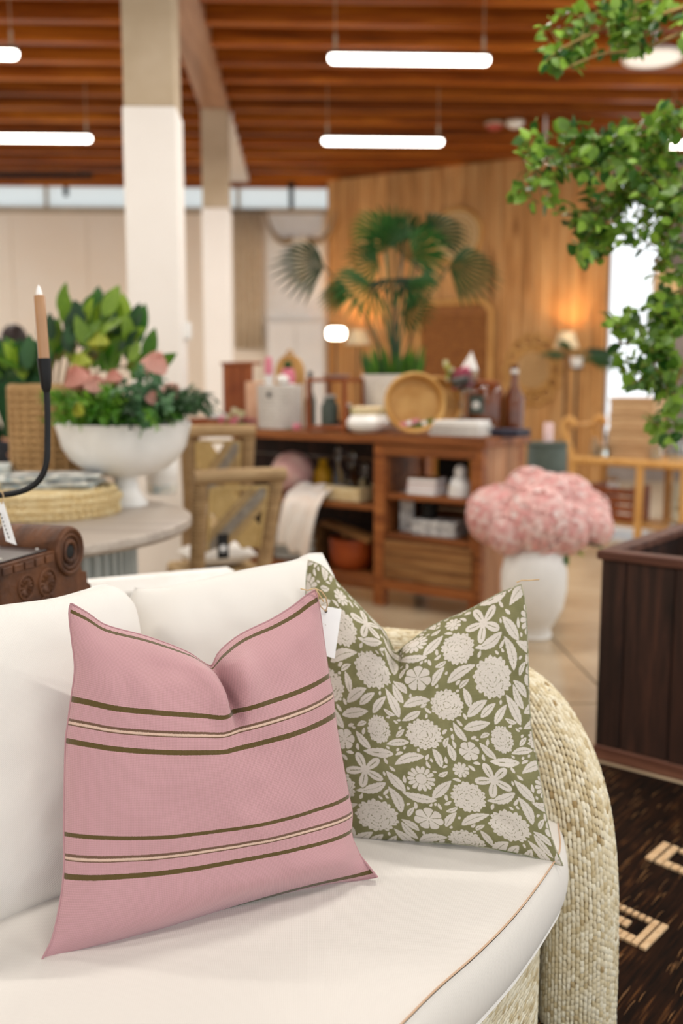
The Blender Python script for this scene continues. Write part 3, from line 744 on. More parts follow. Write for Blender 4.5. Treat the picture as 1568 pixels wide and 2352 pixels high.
# --- wicker sofa frame
t = NT('sea_grass'); v = t.coord((1, 1, 1)); at = t.n('ShaderNodeAttribute', attribute_name='tone')
c_ = t.ramp(t.math('ADD', t.math('MULTIPLY', at.outputs['Fac'], .7), t.math('MULTIPLY', t.noise(v, 60, 3), .3)), [(0.15, '#a58c60'), (0.4, '#d0c09a'), (0.75, '#ece4cc')])
M['sea_grass'] = t.fin(c_, .7, .3)
plain('cane_gap', '#6d5430', '#8a6d42', rough=.9)
def stitches(pos, du, dv, nrm, lu, wv, hh, jit=.15):
    """small raised strands laid over a surface: centre, unit axes, half length, half width, height"""
    N = len(pos); prof = [(-1, 0), (-.6, .75), (0, 1), (.6, .75), (1, 0)]; cr = [(-1, 0), (-.55, .8), (.55, .8), (1, 0)]
    Vs = np.zeros((N, 20, 3)); a = 0
    sc = 1+jit*rng.uniform(-1, 1, (N, 3))
    sk = rng.uniform(-.12, .12, N)
    for pu_, ph_ in prof:
        for cu, ch in cr:
            e = np.sqrt(max(0, 1-abs(pu_)**2.4))*.55+.45
            Vs[:, a] = pos+du*(pu_*lu*sc[:, 0])[:, None]+dv*((cu*wv*e)*sc[:, 1]+sk*pu_*lu)[:, None]+nrm*((hh*(ch*(.35+.65*ph_)+.15*ph_))*sc[:, 2])[:, None]
            a += 1
    F = []
    for i in range(4):
        for j in range(3): F.append((i*4+j, (i+1)*4+j, (i+1)*4+j+1, i*4+j+1))
    F = np.array(F)
    allF = (F[None]+(np.arange(N)*20)[:, None, None]).reshape(-1, 4)
    return Vs.reshape(-1, 3), allF, N
def woven(name, parent, pos, du, dv, nrm, lu, wv, hh, tone0=.0):
    V, F, N = stitches(np.array(pos), np.array(du), np.array(dv), np.array(nrm), lu, wv, hh)
    me = bpy.data.meshes.new(name); V = np.array(inv_world(parent, V.tolist()))
    me.from_pydata(V.tolist(), [], F.tolist()); me.update(); me.polygons.foreach_set('use_smooth', [True]*len(me.polygons))
    at = me.color_attributes.new('tone', 'FLOAT_COLOR', 'POINT'); tn = np.repeat(np.clip(rng.normal(.62+tone0, .22, N), 0, 1), 20)
    c = np.ones((len(tn), 4), np.float32); c[:, :3] = tn[:, None]; at.data.foreach_set('color', c.ravel())
    me.materials.append(M['sea_grass']); o = bpy.data.objects.new(name, me); COL.objects.link(o); o.parent = parent; o['kind'] = 'stuff'; return o
sofa = thing('wicker_sofa', 'woven seagrass sofa with rounded waterfall arm at the right', 'sofa', (-.2, 1.7, 0))
path = [(-1.35, 1.62, .60), (-.9, 1.80, .605), (-.45, 2.03, .61), (0, 2.145, .612), (.22, 2.12, .612), (.36, 2.03, .605), (.452, 1.915, .575), (.496, 1.825, .51), (.517, 1.765, .42), (.525, 1.735, .31), (.527, 1.722, .18), (.527, 1.718, .06), (.527, 1.716, .002)]
pp = np.array(curve_pts(path, 260)); seg = np.linalg.norm(np.diff(pp, axis=0), axis=1); cum = np.concatenate([[0], np.cumsum(seg)])
ns_ = 250; q = np.linspace(0, cum[-1], ns_); pp = np.stack([np.interp(q, cum, pp[:, i]) for i in range(3)], 1)
tn = np.gradient(pp, axis=0); tn /= np.linalg.norm(tn, axis=1)[:, None]
# frame: 'side' axis stays horizontal, pointing outward/right of travel
hx = np.stack([tn[:, 1], -tn[:, 0], np.zeros(ns_)], 1); hn = np.linalg.norm(hx, axis=1)
hx /= np.maximum(hn, 1e-6)[:, None]
fix = np.array([1, .18, 0])/np.linalg.norm([1, .18, 0])
for i in range(ns_):
    w_ = min(1, hn[i]/.8); 
    if hx[i]@np.array([-.3, .5, 0]) > 0 and i < 150: hx[i] = hx[i]
if hx[0]@np.array([-.3, 1, 0]) < 0: hx = -hx
wgt = np.clip((hn-.15)/.5, 0, 1)[:, None]; hx = hx*wgt+fix*(1-wgt); hx -= tn*(hx*tn).sum(1)[:, None]; hx /= np.linalg.norm(hx, axis=1)[:, None]
vx = np.cross(hx, tn); vx *= np.sign(vx[0, 2])
RA, RB = .072, .077
def sect(a):
    e = 1.0; c, s = np.cos(a), np.sin(a)
    return np.sign(c)*np.abs(c)**e*RA, np.sign(s)*np.abs(s)**e*RB
def surf(i, a):
    x, y = sect(a); return pp[i]+hx[i]*x+vx[i]*y
A = np.array([[surf(i, a) for a in np.linspace(0, 2*math.pi, 29)] for i in range(0, ns_, 3)])
arm = obj('arm_rail', MB().grid(A), 'cane_gap', sofa, True, True, angle=180)
pos = []; du = []; dv = []; nr = []
i_first = 60
stepu = .0118; nrow = int(cum[-1]/stepu); per = 58
for r_ in range(nrow):
    fi = r_*stepu/cum[-1]*(ns_-1)
    if fi < i_first: continue
    i = min(int(fi), ns_-2)
    for k in range(per):
        a = 2*math.pi*(k+.5*(0))/per
        off = .5 if k % 2 else 0
        i2 = min(max(fi+off*stepu/cum[-1]*(ns_-1)+.35*math.sin(k*.7+r_*.35), 0), ns_-1.01); ii = int(i2); ff = i2-ii
        c = surf(ii, a)*(1-ff)+surf(ii+1, a)*ff; nx = surf(ii, a+.03)-surf(ii, a-.03); nx /= np.linalg.norm(nx)
        nn = np.cross(nx, tn[ii]); nn /= np.linalg.norm(nn)
        if nn@(c-pp[ii]) < 0: nn = -nn
        pos.append(c); du.append(tn[ii]); dv.append(nx); nr.append(nn)
woven('arm_weave', arm, pos, du, dv, nr, .0088, .0040, .0042)
# shell below the rail, and the base under the seat
sh = MB(); A = []
for i in range(0, 215, 5):
    b = pp[i]; A.append([(b[0], b[1], b[2]-.02), (b[0], b[1], .03)])
inner = MB(); ins = np.array(A); n2 = np.gradient(ins[:, 0, :2], axis=0); n2 /= np.linalg.norm(n2, axis=1)[:, None]; n2 = np.stack([-n2[:, 1], n2[:, 0]], 1)
loop = []
for sgn in (1, -1):
    Q = ins.copy(); Q[:, :, :2] += (n2*sgn*.035)[:, None]; loop.append(Q)
inner.grid(loop[0]); inner.grid(loop[1]); obj('shell', inner, 'straw', sofa, True, True)
fr = [q for q in poly[:70]]; fi_ = np.array([q-n_*.035 for q, n_ in zip(poly[:70], nout[:70])])
zt, zb = SEATZ-.115, .0
A = np.array([[(x, y, z) for z in np.linspace(zb, zt, 3)] for x, y in fi_]); base = obj('base_panel', MB().grid(A), 'cane_gap', sofa, True, True)
pos = []; du = []; dv = []; nr = []
dl = np.linalg.norm(np.diff(fi_, axis=0), axis=1); cl = np.concatenate([[0], np.cumsum(dl)])
for jz, z in enumerate(np.arange(.03, zt, .0085)):
    for s_ in np.arange(0, min(cl[-1], 1.05), .016):
        s2 = s_+(.008 if jz % 2 else 0); x, y = np.interp(s2, cl, fi_[:, 0]), np.interp(s2, cl, fi_[:, 1])
        k = min(int(np.searchsorted(cl, s2)), 69); n3 = np.array([*nout[k], 0]); t3 = np.array([-n3[1], n3[0], 0])
        tilt = .55 if jz % 2 else .25
        pos.append((x, y, z)); du.append(t3*math.cos(tilt)+np.array([0, 0, 1])*math.sin(tilt)); dv.append(np.array([0, 0, 1])*math.cos(tilt)-t3*math.sin(tilt)); nr.append(n3)
woven('base_weave', base, pos, du, dv, nr, .0115, .0042, .0045, .05)
obj('deck', MB().prism([tuple(q) for q in np.array([q-n_*.04 for q, n_ in zip(poly, nout)])][::-1], SEATZ-.145, SEATZ-.118), 'straw', sofa, False, True)
# ---------------------------------------------------------------- behind the sofa: carved block and candle
S0 = P(158, 1266, 2.15); rz = math.radians(70)
tb = thing('sofa_table', 'dark narrow table behind the sofa carrying the carved block', 'table', (-.86, 2.13, 0), math.radians(28))
ZT = S0[2]-.175
obj('top', MB().box(-.32, .32, -.13, .13, ZT-.03, ZT, .004), 'dark_crate', tb, False)
for sx in (-.28, .28):
    for sy in (-.09, .09): obj('leg', MB().box(sx-.02, sx+.02, sy-.02, sy+.02, 0, ZT-.03, .003), 'dark_crate', tb, False)
plain('carved_wood', '#3a2012', '#6f4323', rough=.55, spec=.4, scale=9, bump=.35, bscale=45, stretch=(1, 2, 1))
cb = thing('carved_block', 'dark carved wooden block with a scroll end and rosettes behind the sofa', 'carving', (S0[0], S0[1], ZT), rz)
hz = S0[2]-ZT
out = [(-.24, 0), (-.24, hz+.010), (-.052, hz+.010)]
out += [(.054*math.cos(a), hz+.054*math.sin(a)*1.05) for a in np.linspace(math.radians(165), math.radians(-35), 18)]
out += [(.050, hz-.055), (.066, hz-.058), (.070, hz-.085), (.082, hz-.092), (.090, hz-.13), (.104, hz-.14), (.112, 0)]
n = len(out); V = [(x, 0, z) for x, z in out]+[(x, .16, z) for x, z in out]
obj('body', MB().add(V, [tuple(range(n)), tuple(range(2*n-1, n-1, -1))]+[(i, n+i, n+(i+1) % n, (i+1) % n) for i in range(n)]), 'carved_wood', cb, True, angle=35)
for R, r in ((.047, .0065), (.036, .005), (.021, .006)):
    obj('scroll_ring', MB().torus((0, -.001, hz), R, r, (1, 0, 0), (0, 0, 1.05), 36, 8), 'carved_wood', cb)
obj('scroll_eye', MB().lathe([(.0, .004), (.014, .003), (.0155, 0), (.0155, -.003)], 20).xform((0, -.001, hz), 0, math.pi/2), 'black', cb)
for cx, cz, R in ((-.085, hz-.055, .030), (-.09, hz-.115, .034), (-.035, hz-.115, .020), (-.16, hz-.05, .026), (.045, hz-.115, .014)):
    ro = obj('rosette', MB().torus((cx, -.001, cz), R*.98, .003, (1, 0, 0), (0, 0, 1), 24, 6), 'carved_wood', cb)
    for k in range(12):
        a = 2*math.pi*k/12; d = np.array([math.cos(a), 0, math.sin(a)]); nn = np.array([-math.sin(a), 0, math.cos(a)]); c = np.array([cx, 0, cz])
        obj('petal', MB().add([c+d*R*.15, c+d*R*.6+nn*R*.17+(0, -.0005, 0), c+d*R*.95, c+d*R*.6-nn*R*.17+(0, -.0005, 0), c+d*R*.6+(0, -.006, 0)], [(0, 1, 4), (1, 2, 4), (2, 3, 4), (3, 0, 4)]), 'carved_wood', ro, False)
for k in range(5): obj('notch_strip', MB().box(-.235+.036*k, -.205+.036*k, -.004, 0, hz-.012, hz+.004, .0015), 'carved_wood', cb, False)
# candle holder
ZC = 2.0; ch = thing('candle_holder', 'black metal candle holder with bent arm and a tall tan taper', 'candle holder', P(-40, 1262, ZC))
c0 = P(104, 860, ZC); bx = P(-45, 1140, ZC)
pl = P(-35, 1262, ZC); zt = cb.location[2]+hz+.010
obj('plate', MB().box(-.225, -.062, .012, .15, hz+.0105, hz+.015, .001).xform((cb.location[0], cb.location[1], cb.location[2]), rz), 'black_plate', ch, False, True)
for px_, py_ in ((-.075, .03), (-.075, .13), (-.2, .03)):
    obj('screw', MB().ball((px_, py_, hz+.016), .004, 8, 5, (1, 1, .5)).xform(tuple(cb.location), rz), 'rope_white', ch, True, True)
pm = np.array(Matrix.Translation(cb.location) @ Matrix.Rotation(rz, 4, 'Z') @ Vector((-.16, .08, hz+.014)))
arm_pts = [pm, pm+(0, 0, .02), (pm[0], pm[1], bx[2]-.01)]
pts = curve_pts([P(-70, 1141, ZC), P(0, 1137, ZC), P(40, 1131, ZC), P(72, 1118, ZC), P(95, 1095, ZC), P(107, 1060, ZC), P(109, 1010, ZC), P(109, 950, ZC), P(107, 895, ZC)], 40)
obj('post', MB().tube([pm, (pm[0], pm[1], pts[0][2])], .007, 10), 'black_metal', ch, True, True)
obj('arm', MB().tube([np.array((pm[0], pm[1], pts[0][2]))]+list(pts), .0065, 10), 'black_metal', ch, True, True)
b0 = P(107, 902, ZC); m1 = ZC/FPX
ax_ = np.array([-.035, 0, 1.0])
def cone(rs): return [( b0+ax_*h_*m1, r_*m1) for h_, r_ in rs]
cc = cone([(0, 7), (6, 9), (12, 11.5), (50, 14), (78, 15.5)]); obj('cup', MB().tube([p for p, _ in cc], [r for _, r in cc], 20), 'black_metal', ch, True, True)
cn = thing('taper_candle', 'tall tan taper candle with white wick tip in the black holder', 'candle', b0+ax_*60*m1)
cc = cone([(60, 12.5), (150, 12.6), (216, 12.4), (219, 11)]); obj('wax', MB().tube([p for p, _ in cc], [r for _, r in cc], 20), 'candle_wax', cn, True, True)
cc = cone([(217, 7.5), (225, 7.0), (235, 4.5), (242, 1)]); obj('tip', MB().tube([p for p, _ in cc], [r for _, r in cc], 12), 'flame_white', cn, True, True)
tg = thing('hang_tag', 'narrow white printed tag hanging from the black candle holder arm', 'tag', P(22, 1200, 1.985))
q = [P(-6, 1156, 1.985), P(8, 1152, 1.98), P(38, 1252, 1.98), P(14, 1243, 1.985)]; nn = np.array([0, -1, 0])
obj('card', MB().add([p+nn*.0006 for p in q]+[p-nn*.0006 for p in q], [(0, 1, 2, 3), (7, 6, 5, 4), (0, 4, 5, 1), (1, 5, 6, 2), (2, 6, 7, 3), (3, 7, 4, 0)]), 'paper', tg, False, True)
obj('string', MB().tube([P(-2, 1128, 1.972), P(6, 1132, 1.97), P(8, 1142, 1.975), P(3, 1158, 1.978)], .0012, 6), 'twine', tg, True, True)
a = P(0, 1178, 1.976); b = P(22, 1240, 1.976)
for k in range(7):
    f0 = k/7; obj('print', MB().obox(a+(b-a)*(f0+.05), (b-a)*.045, np.array([.0012, 0, .0003]), nn*.0003), 'ink', tg, False, True)

# ---------------------------------------------------------------- round table and what stands on it
TC = np.array([-1.2, 3.5]); TZ = .76; TR = .78
tt = thing('round_table', 'round grey wooden dining table with a ribbed drum base', 'table', (*TC, 0))
obj('tabletop', MB().lathe([(0, TZ-.045), (TR-.02, TZ-.045), (TR, TZ-.03), (TR, TZ-.008), (TR-.008, TZ), (0, TZ)], 72), 'table_grey', tt, True, angle=50)
obj('drum', MB().lathe([(.56, 0), (.56, TZ-.045)], 64), 'pedestal_grey', tt)
rib = MB().box(-.009, .009, -.008, .008, .02, TZ-.05, .003); rme = None
for k in range(72):
    a = 2*math.pi*k/72
    if rme is None: o = obj('rib', rib, 'pedestal_grey', tt, False); rme = o.data; o.matrix_basis = Matrix.Rotation(a, 4, 'Z') @ Matrix.Translation((.565, 0, 0))
    else: inst('rib', rme, tt, Matrix.Rotation(a, 4, 'Z') @ Matrix.Translation((.565, 0, 0)))
bc = P(322, 1352, 2.72)
bn = thing('white_settee', 'white upholstered settee back between the sofa and the round table', 'settee', (bc[0], bc[1], 0), math.radians(24))
obj('backrest', MB().box(-.28, .30, -.05, .06, .30, bc[2]+.035, .03), 'white_cloth', bn, True)
obj('seat', MB().box(-.28, .30, .065, .34, .24, .40, .03), 'white_cloth', bn, True); obj('base', MB().box(-.27, .29, -.04, .32, .06, .24, .01), 'white_paint', bn, False)
for sx in (-.24, .26):
    for sy in (-.02, .28): obj('leg', MB().box(sx-.02, sx+.02, sy-.02, sy+.02, 0, .06, .002), 'dark_crate', bn, False)
# footed bowl
bp = PZ(290, 1160, TZ); BS = 3.72/FPX
bw = thing('footed_bowl', 'large white footed bowl holding greenery and pink proteas on the table', 'bowl', bp)
R = .262
obj('basin', MB().lathe([(.045, .118), (.10, .124), (.165, .148), (.215, .19), (.245, .24), (.257, .29), (.268, .325), (.270, .332), (.262, .334), (.248, .29), (.22, .22), (.14, .15), (0, .14)], 64), 'white_ceramic', bw, True, angle=60)
obj('foot', MB().lathe([(.0, 0), (.086, 0), (.088, .006), (.080, .022), (.055, .06), (.045, .10), (.055, .122)], 48), 'white_ceramic', bw, True, angle=60)
fa = thing('flower_arrangement', 'mass of ferns and eucalyptus with pink proteas in the white footed bowl', 'flowers', bp+np.array([0, 0, .30]))
def wp(u, v, Z): return np.array(inv_world(fa, [tuple(P(u, v, Z))])[0])
def protea(root, c, r, d, mat='protea', n=46, name='protea'):
    """flower head: ring on ring of pointed bracts closing to a cup"""
    m = MB(); d = np.array(d, float); d /= np.linalg.norm(d); e1 = np.cross(d, (0.3, 1, .2)); e1 /= np.linalg.norm(e1); e2 = np.cross(d, e1)
    for k in range(n):
        ring = k % 4; a = 2.4*k; rr = r*(.35+.18*ring); o_ = e1*math.cos(a)+e2*math.sin(a); s_ = np.cross(d, o_)
        b = c+o_*rr*.35-d*r*.9; mid = c+o_*rr*1.15-d*r*.1*ring*.3; tip = c+o_*rr*.62+d*r*(1.0-.12*ring)
        w_ = r*.20; m.add([b, mid-s_*w_, tip, mid+s_*w_, mid+o_*w_*.5], [(0, 1, 4), (1, 2, 4), (2, 3, 4), (3, 0, 4)])
    m.ball(c-d*r*.1, r*.55, 10, 8)
    return obj(name, m, mat, root, True)
for u, v, r, Z, dd, mt in ((178, 868, 34, 3.62, (-.3, -.5, 1), 'protea'), (218, 882, 26, 3.6, (.2, -.6, .8), 'protea'), (262, 868, 22, 3.62, (0, -.3, 1), 'protea'), (355, 838, 36, 3.75, (.4, -.4, 1), 'protea'), (392, 900, 26, 3.75, (.7, -.4, .7), 'protea'), (352, 912, 18, 3.58, (.3, -.8, .5), 'protea'), (188, 833, 27, 3.72, (-.2, -.2, 1), 'lime_flower'), (228, 785, 28, 4.0, (0, -.2, 1), 'lime_flower'), (180, 940, 16, 3.5, (-.2, -1, .3), 'lime_flower')):
    c = wp(u, v, Z); protea(fa, c, r*Z/FPX, dd, mt, 46, 'protea' if mt == 'protea' else 'pincushion_flower')
    obj('stem', MB().tube([c-np.array(dd)*.01, c*.5+np.array([0, 0, .0]), (c[0]*.2, c[1]*.2, -.06)], .004, 6), 'stem_green', fa)
fern = leaf_data('fern_leaflet', .010, .045, 'fern_leaf', .2, rows=3); euc = leaf_data('eucalyptus_leaf', .026, .04, 'euca_leaf', .2, rows=4); drk = leaf_data('cedar_leaflet', .009, .05, 'dark_leaf', .2, rows=3)
def mesh_leaf(mb, me_v, me_f, mt): mb.add([tuple(mt @ Vector(v)) for v in me_v], me_f)
def leaf_vf(me): return [v.co.copy() for v in me.vertices], [tuple(p.vertices) for p in me.polygons]
def spray(root, name, mat, proto, base, tip, n, spread, size=1.0, droop=.0):
    """stem with leaflets on both sides, one sprig = one part"""
    b, e = np.array(base), np.array(tip); mid = (b+e)/2+np.array([0, 0, .25*np.linalg.norm(e-b)]); pts = curve_pts([b, mid, e], 12)
    mb = MB(); mv, mf = leaf_vf(proto); mb.tube(pts, .0016, 5)
    for k in range(n):
        f_ = .25+.75*k/(n-1); i = min(int(f_*11), 10); p = pts[i]*(1-(f_*11-i))+pts[min(i+1, 11)]*(f_*11-i); dr = pts[i+1]-pts[i]; dr /= np.linalg.norm(dr)
        sd = np.cross(dr, rnd3()); sd /= np.linalg.norm(sd)+1e-6
        mesh_leaf(mb, mv, mf, orient(p, dr*.6+sd*spread, (0, -.5, 1)+rnd3(.5), size*random.uniform(.75, 1.2)*(1.15-.5*f_)))
    return obj(name, mb, mat, root, True)
def region(root, kind, mat, proto, cu, cv, ru, rv, Z, n, leaves, spread, size, b=(0, 0, -.04)):
    for k in range(n):
        a = random.uniform(0, 2*math.pi); q = math.sqrt(random.random())
        tip = wp(cu+ru*q*math.cos(a), cv+rv*q*math.sin(a), Z+random.uniform(-.16, .12))
        bs = np.array([tip[0]*.45, tip[1]*.45, -.03]); spray(root, kind, mat, proto, bs, tip, leaves, spread, size)
region(fa, 'fern_sprig', 'fern_leaf', fern, 190, 930, 90, 55, 3.62, 46, 26, .8, 1.25)
region(fa, 'fern_sprig', 'fern_leaf', fern, 115, 930, 35, 45, 3.7, 16, 22, .8, 1.0)
region(fa, 'eucalyptus_sprig', 'euca_leaf', euc, 330, 915, 70, 70, 3.62, 40, 18, .9, 1.0)
region(fa, 'cedar_sprig', 'dark_leaf', drk, 430, 925, 72, 34, 3.72, 34, 28, .7, 1.2)
region(fa, 'cedar_sprig', 'dark_leaf', drk, 290, 955, 120, 22, 3.60, 16, 24, .8, .9)
region(fa, 'fern_sprig', 'fern_leaf', fern, 290, 965, 140, 22, 3.52, 14, 20, .9, .8)
# wicker basket and its big-leaved greens behind the bowl
bk_ = thing('wicker_basket', 'tall tan wicker basket of magnolia leaves at the left edge', 'basket', PZ(122, 1143, TZ))
W = .155; bh = .47
obj('wall', MB().lathe([(0, .004), (W*.93, .004), (W*.97, .02), (W, bh*.5), (W*1.0, bh), (W*.95, bh), (W*.94, .03), (0, .02)], 48), 'wicker', bk_, True)
for k in range(16): obj('weave_ring', MB().torus((0, 0, .015+k*bh/16), W*(.985+.01*math.sin(k)), .0135, (1, 0, 0), (0, 1, 0), 48, 6), 'wicker', bk_)
obj('rim', MB().torus((0, 0, bh), W*.99, .018, (1, 0, 0), (0, 1, 0), 48, 8), 'wicker', bk_)
for k in range(20):
    a = 2*math.pi*k/20; obj('stake', MB().tube([(W*1.06*math.cos(a), W*1.06*math.sin(a), .01), (W*1.06*math.cos(a), W*1.06*math.sin(a), bh)], .007, 6), 'wicker', bk_)
mg = thing('magnolia_branches', 'broad green magnolia leaves filling the wicker basket behind the proteas', 'foliage', np.array(bk_.location)+(0, 0, .44))
mgl = leaf_data('magnolia_leaf', .072, .16, 'magnolia_leaf', .25, rows=6); dkl = leaf_data('dark_magnolia_leaf', .07, .15, 'dark_leaf', .25, rows=6)
for k in range(130):
    if k < 85: u, v, Z = random.gauss(215, 62), random.gauss(795, 38), random.uniform(3.95, 4.3)
    else: u, v, Z = random.gauss(40, 45), random.gauss(835, 30), random.uniform(3.9, 4.2)
    u = min(max(u, -60), 330); v = min(max(v, 725 if 110 < u < 310 else 850), 880)
    p = np.array(inv_world(mg, [tuple(P(u, v, Z))])[0]); d = p-np.array([.02, 0, -.05]); d = d/np.linalg.norm(d)*.6+rnd3(.5)+np.array([0, 0, .5])
    inst('leaf', (dkl if random.random() < (.4 if k < 85 else .65) else mgl), mg, orient(p, d, rnd3(.6)+np.array([0, -1, .5]), random.uniform(.6, 1.0)))
for u, v in ((210, 720), (165, 745), (315, 745), (262, 738), (108, 800), (240, 770), (130, 780), (335, 800)):
    p = np.array(inv_world(mg, [tuple(P(u, v, 4.1))])[0])
    inst('leaf', mgl, mg, orient(p-np.array([0, 0, .06]), np.array([p[0]*.4, -.1, .6]), (0, -1, .2), .95))
    obj('branch', MB().tube([(0, 0, -.2), p*.5, p-np.array([0, 0, .06])], .005, 6), 'twig_brown', mg)
# placemats, napkins, plates
pc = PZ(100, 1178, TZ)
for k in range(4):
    t = thing('round_placemat', ('thick round straw placemat at the bottom of the stack on the table', 'second straw placemat up in the stack on the table', 'third straw placemat up in the stack on the table', 'topmost straw placemat, under the patterned napkins')[k], 'placemat', (pc[0]+random.uniform(-.012, .012), pc[1]+random.uniform(-.01, .01), TZ+.0245*k), k*.4, 'straw placemats in a stack')
    for i, rr in enumerate(np.linspace(.26, .03, 9)): obj('coil', MB().torus((0, 0, .0125), rr, .0138, (1, 0, 0), (0, 1, 0), 40, 6), 'straw', t)
    lp = MB()
    for a in np.linspace(0, 2*math.pi, 60, False): lp.torus((.27*math.cos(a), .27*math.sin(a), .012), .013, .0035, (math.cos(a), math.sin(a), 0), (0, 0, 1), 8, 4)
    o = obj('looped_edge', lp, 'straw', t); o['kind'] = 'stuff'
z0 = TZ+.0245*4+.002
for k in range(4):
    t = thing('napkin', ('folded blue and white patterned napkin on the placemats, bottom of its pile', 'folded patterned napkin, second up on the placemats', 'folded patterned napkin, third up on the placemats', 'folded patterned napkin on top of the placemats')[k], 'napkin', (pc[0]+.03*random.uniform(-1, 1)+.02, pc[1]+.02, z0+.0125*k), random.uniform(-.25, .25), 'patterned napkins in a pile')
    for j in range(2): obj('fold', MB().box(-.17, .17, -.10, .10, j*.006, j*.006+.0055, .002), ('blue_print', 'pale_print')[(k+j) % 2], t, False)
pb = PZ(-62, 1154, TZ)
t = thing('serving_tray', 'pale tray with printed cloth beside the wicker basket on the table', 'tray', pb, .2)
obj('floor', MB().box(-.24, .24, -.13, .13, 0, .012, .003), 'white_paint', t, False)
for a_, b_ in (((-.24, -.225, -.13, .13), 0), ((.225, .24, -.13, .13), 0), ((-.24, .24, -.13, -.115), 0), ((-.24, .24, .115, .13), 0)): obj('side', MB().box(*a_, .0, .085, .003), 'throw_cloth', t, False)
t = thing('folded_cloth', 'pale blue printed cloth folded in the tray by the basket', 'cloth', (pb[0], pb[1], pb[2]+.0125), .2)
for j in range(9): obj('fold', MB().box(-.2+.004*j, .2-.005*j, -.10, .10, j*.016, j*.016+.0155, .006), 'pale_print', t, False)
pq = PZ(372, 1135, TZ)
t = thing('ceramic_pot', 'white pot with pale blue band behind the bowl, beside the chair', 'pot', pq)
obj('body', MB().lathe([(0, 0), (.06, 0), (.064, .01), (.07, .09), (.074, .19), (.07, .195), (.064, .09), (0, .02)], 36), 'white_ceramic', t, True, angle=50)
obj('band', MB().lathe([(.0655, .012), (.0665, .03), (.0675, .045), (.066, .046), (.064, .012)], 36), 'pale_print', t)
# ---------------------------------------------------------------- woven chairs
def chair(name, label, TLp, TRp, Zl, Zr, seatz, lean, cushion_on):
    a, b = P(*TLp, Zl), P(*TRp, Zr); w_ = np.linalg.norm((b-a)[:2]); top = (a[2]+b[2])/2; ang = math.atan2(b[1]-a[1], b[0]-a[0])
    t = thing(name, label, 'chair', ((a[0]+b[0])/2, (a[1]+b[1])/2+lean, 0), ang, 'woven rope dining chairs')
    # local: x along the back, y away from the viewer (seat side), back leans toward the viewer at the top
    hw = w_/2; d0 = .05; by = lambda z: lean*(.0)-.16*(z-seatz)/(top-seatz) if z > seatz else .06*(1-z/seatz)*-1
    for sx in (-1, 1):
        pts = [(sx*(hw-.03)*f_, by(z), z) for z, f_ in ((0, .86), (seatz*.5, .87), (seatz, .89), ((seatz+top)/2, .95), (top-.03, 1.0))]
        p = obj('post', MB().tube(pts, [.028, .03, .034, .034, .032], 10), 'chair_wrap', t)
        for z in np.arange(seatz-.1, top-.03, .0165): obj('wrap', MB().torus((sx*(hw-.03)*np.interp(z, (0, seatz, top), (.86, .89, 1.0)), by(z), z), .0335, .0045, (1, 0, 0), (0, 1, 0), 12, 4), 'chair_wrap', p)
    obj('top_rail', MB().tube([(-hw, by(top), top-.03), (0, by(top)-.006, top-.026), (hw, by(top), top-.03)], .033, 10), 'chair_wrap', t)
    obj('lower_rail', MB().tube([(-hw*.89, by(seatz), seatz-.03), (hw*.89, by(seatz), seatz-.03)], .02, 8), 'chair_strand', t)
    z0, z1 = seatz+.12, top-.085
    wi = lambda z: (hw-.075)*np.interp(z, (seatz, top), (.89, 1.0))
    for sx in (-1, 1): obj('inner_frame', MB().tube([(sx*wi(z), by(z)-.012, z) for z in np.linspace(z0, z1, 5)], .0095, 6), 'chair_inner', t)
    obj('inner_frame', MB().tube([(-wi(z1), by(z1)-.012, z1), (wi(z1), by(z1)-.012, z1)], .0095, 6), 'chair_inner', t)
    def pt(x, z, o_): return np.array([x*wi(z), by(z)-.012+o_, z])
    for q_, (dirn, off, m_) in enumerate(((1, -.004, 'chair_strand'), (-1, .004, 'chair_inner'))):
        for k in range(13):
            f_ = (k-6)/6.0*.30
            def line(f_):
                out_ = []
                for s_ in np.linspace(-1.6, 1.6, 41):
                    x = s_; zf = .5+dirn*s_*.5+f_
                    if -1 <= x <= 1 and 0 <= zf <= 1: out_.append(pt(x, z0+(z1-z0)*zf, off))
                return out_
            L_ = line(f_)
            if len(L_) > 2: obj('strand', MB().tube([L_[0], L_[-1]], .0062, 6), 'grey_strand' if (4 <= k <= 8 and dirn == 1) else m_, t)
    obj('seat', MB().box(-hw*.92, hw*.92, -.01, .42, seatz-.05, seatz, .015), 'chair_strand', t)
    for sx in (-1, 1): obj('leg', MB().tube([(sx*hw*.85, .40, 0), (sx*hw*.85, .38, seatz-.04)], [.018, .024], 8), 'chair_wrap', t)
    return t, ang, w_
c1, ang1, w1 = chair('woven_chair', 'woven rope dining chair with crossed back, white cushion on its seat', (422, 1080), (624, 1062), 4.25, 4.42, .385, .0, True)
chair('woven_chair', 'taller woven rope chair half hidden behind the white bowl and nearer chair', (412, 972), (578, 975), 4.95, 5.02, .50, .0, False)
cw = thing('seat_pillow', 'small white pillow lying on the nearer woven chair seat', 'pillow', (c1.location[0]+.0, c1.location[1]+.0, .387), ang1)
n = 24; S_, T_ = np.meshgrid(np.linspace(-1, 1, n), np.linspace(-1, 1, n), indexing='ij'); h_ = ((1-np.abs(S_)**2.4)*(1-np.abs(T_)**2.4))**.5
obj('front_panel', MB().grid(np.stack([S_*.16, .20+T_*.13, .06+h_*.055], -1)), 'white_cloth', cw); obj('back_panel', MB().grid(np.stack([S_*.16, .20+T_*.13, .06-h_*.055], -1)[::-1]), 'white_cloth', cw)
lt = thing('label_tag', 'black label strip with a white round mark on the woven chair back', 'tag', P(512, 1255, 4.21)); lt.rotation_euler = (0, 0, ang1)
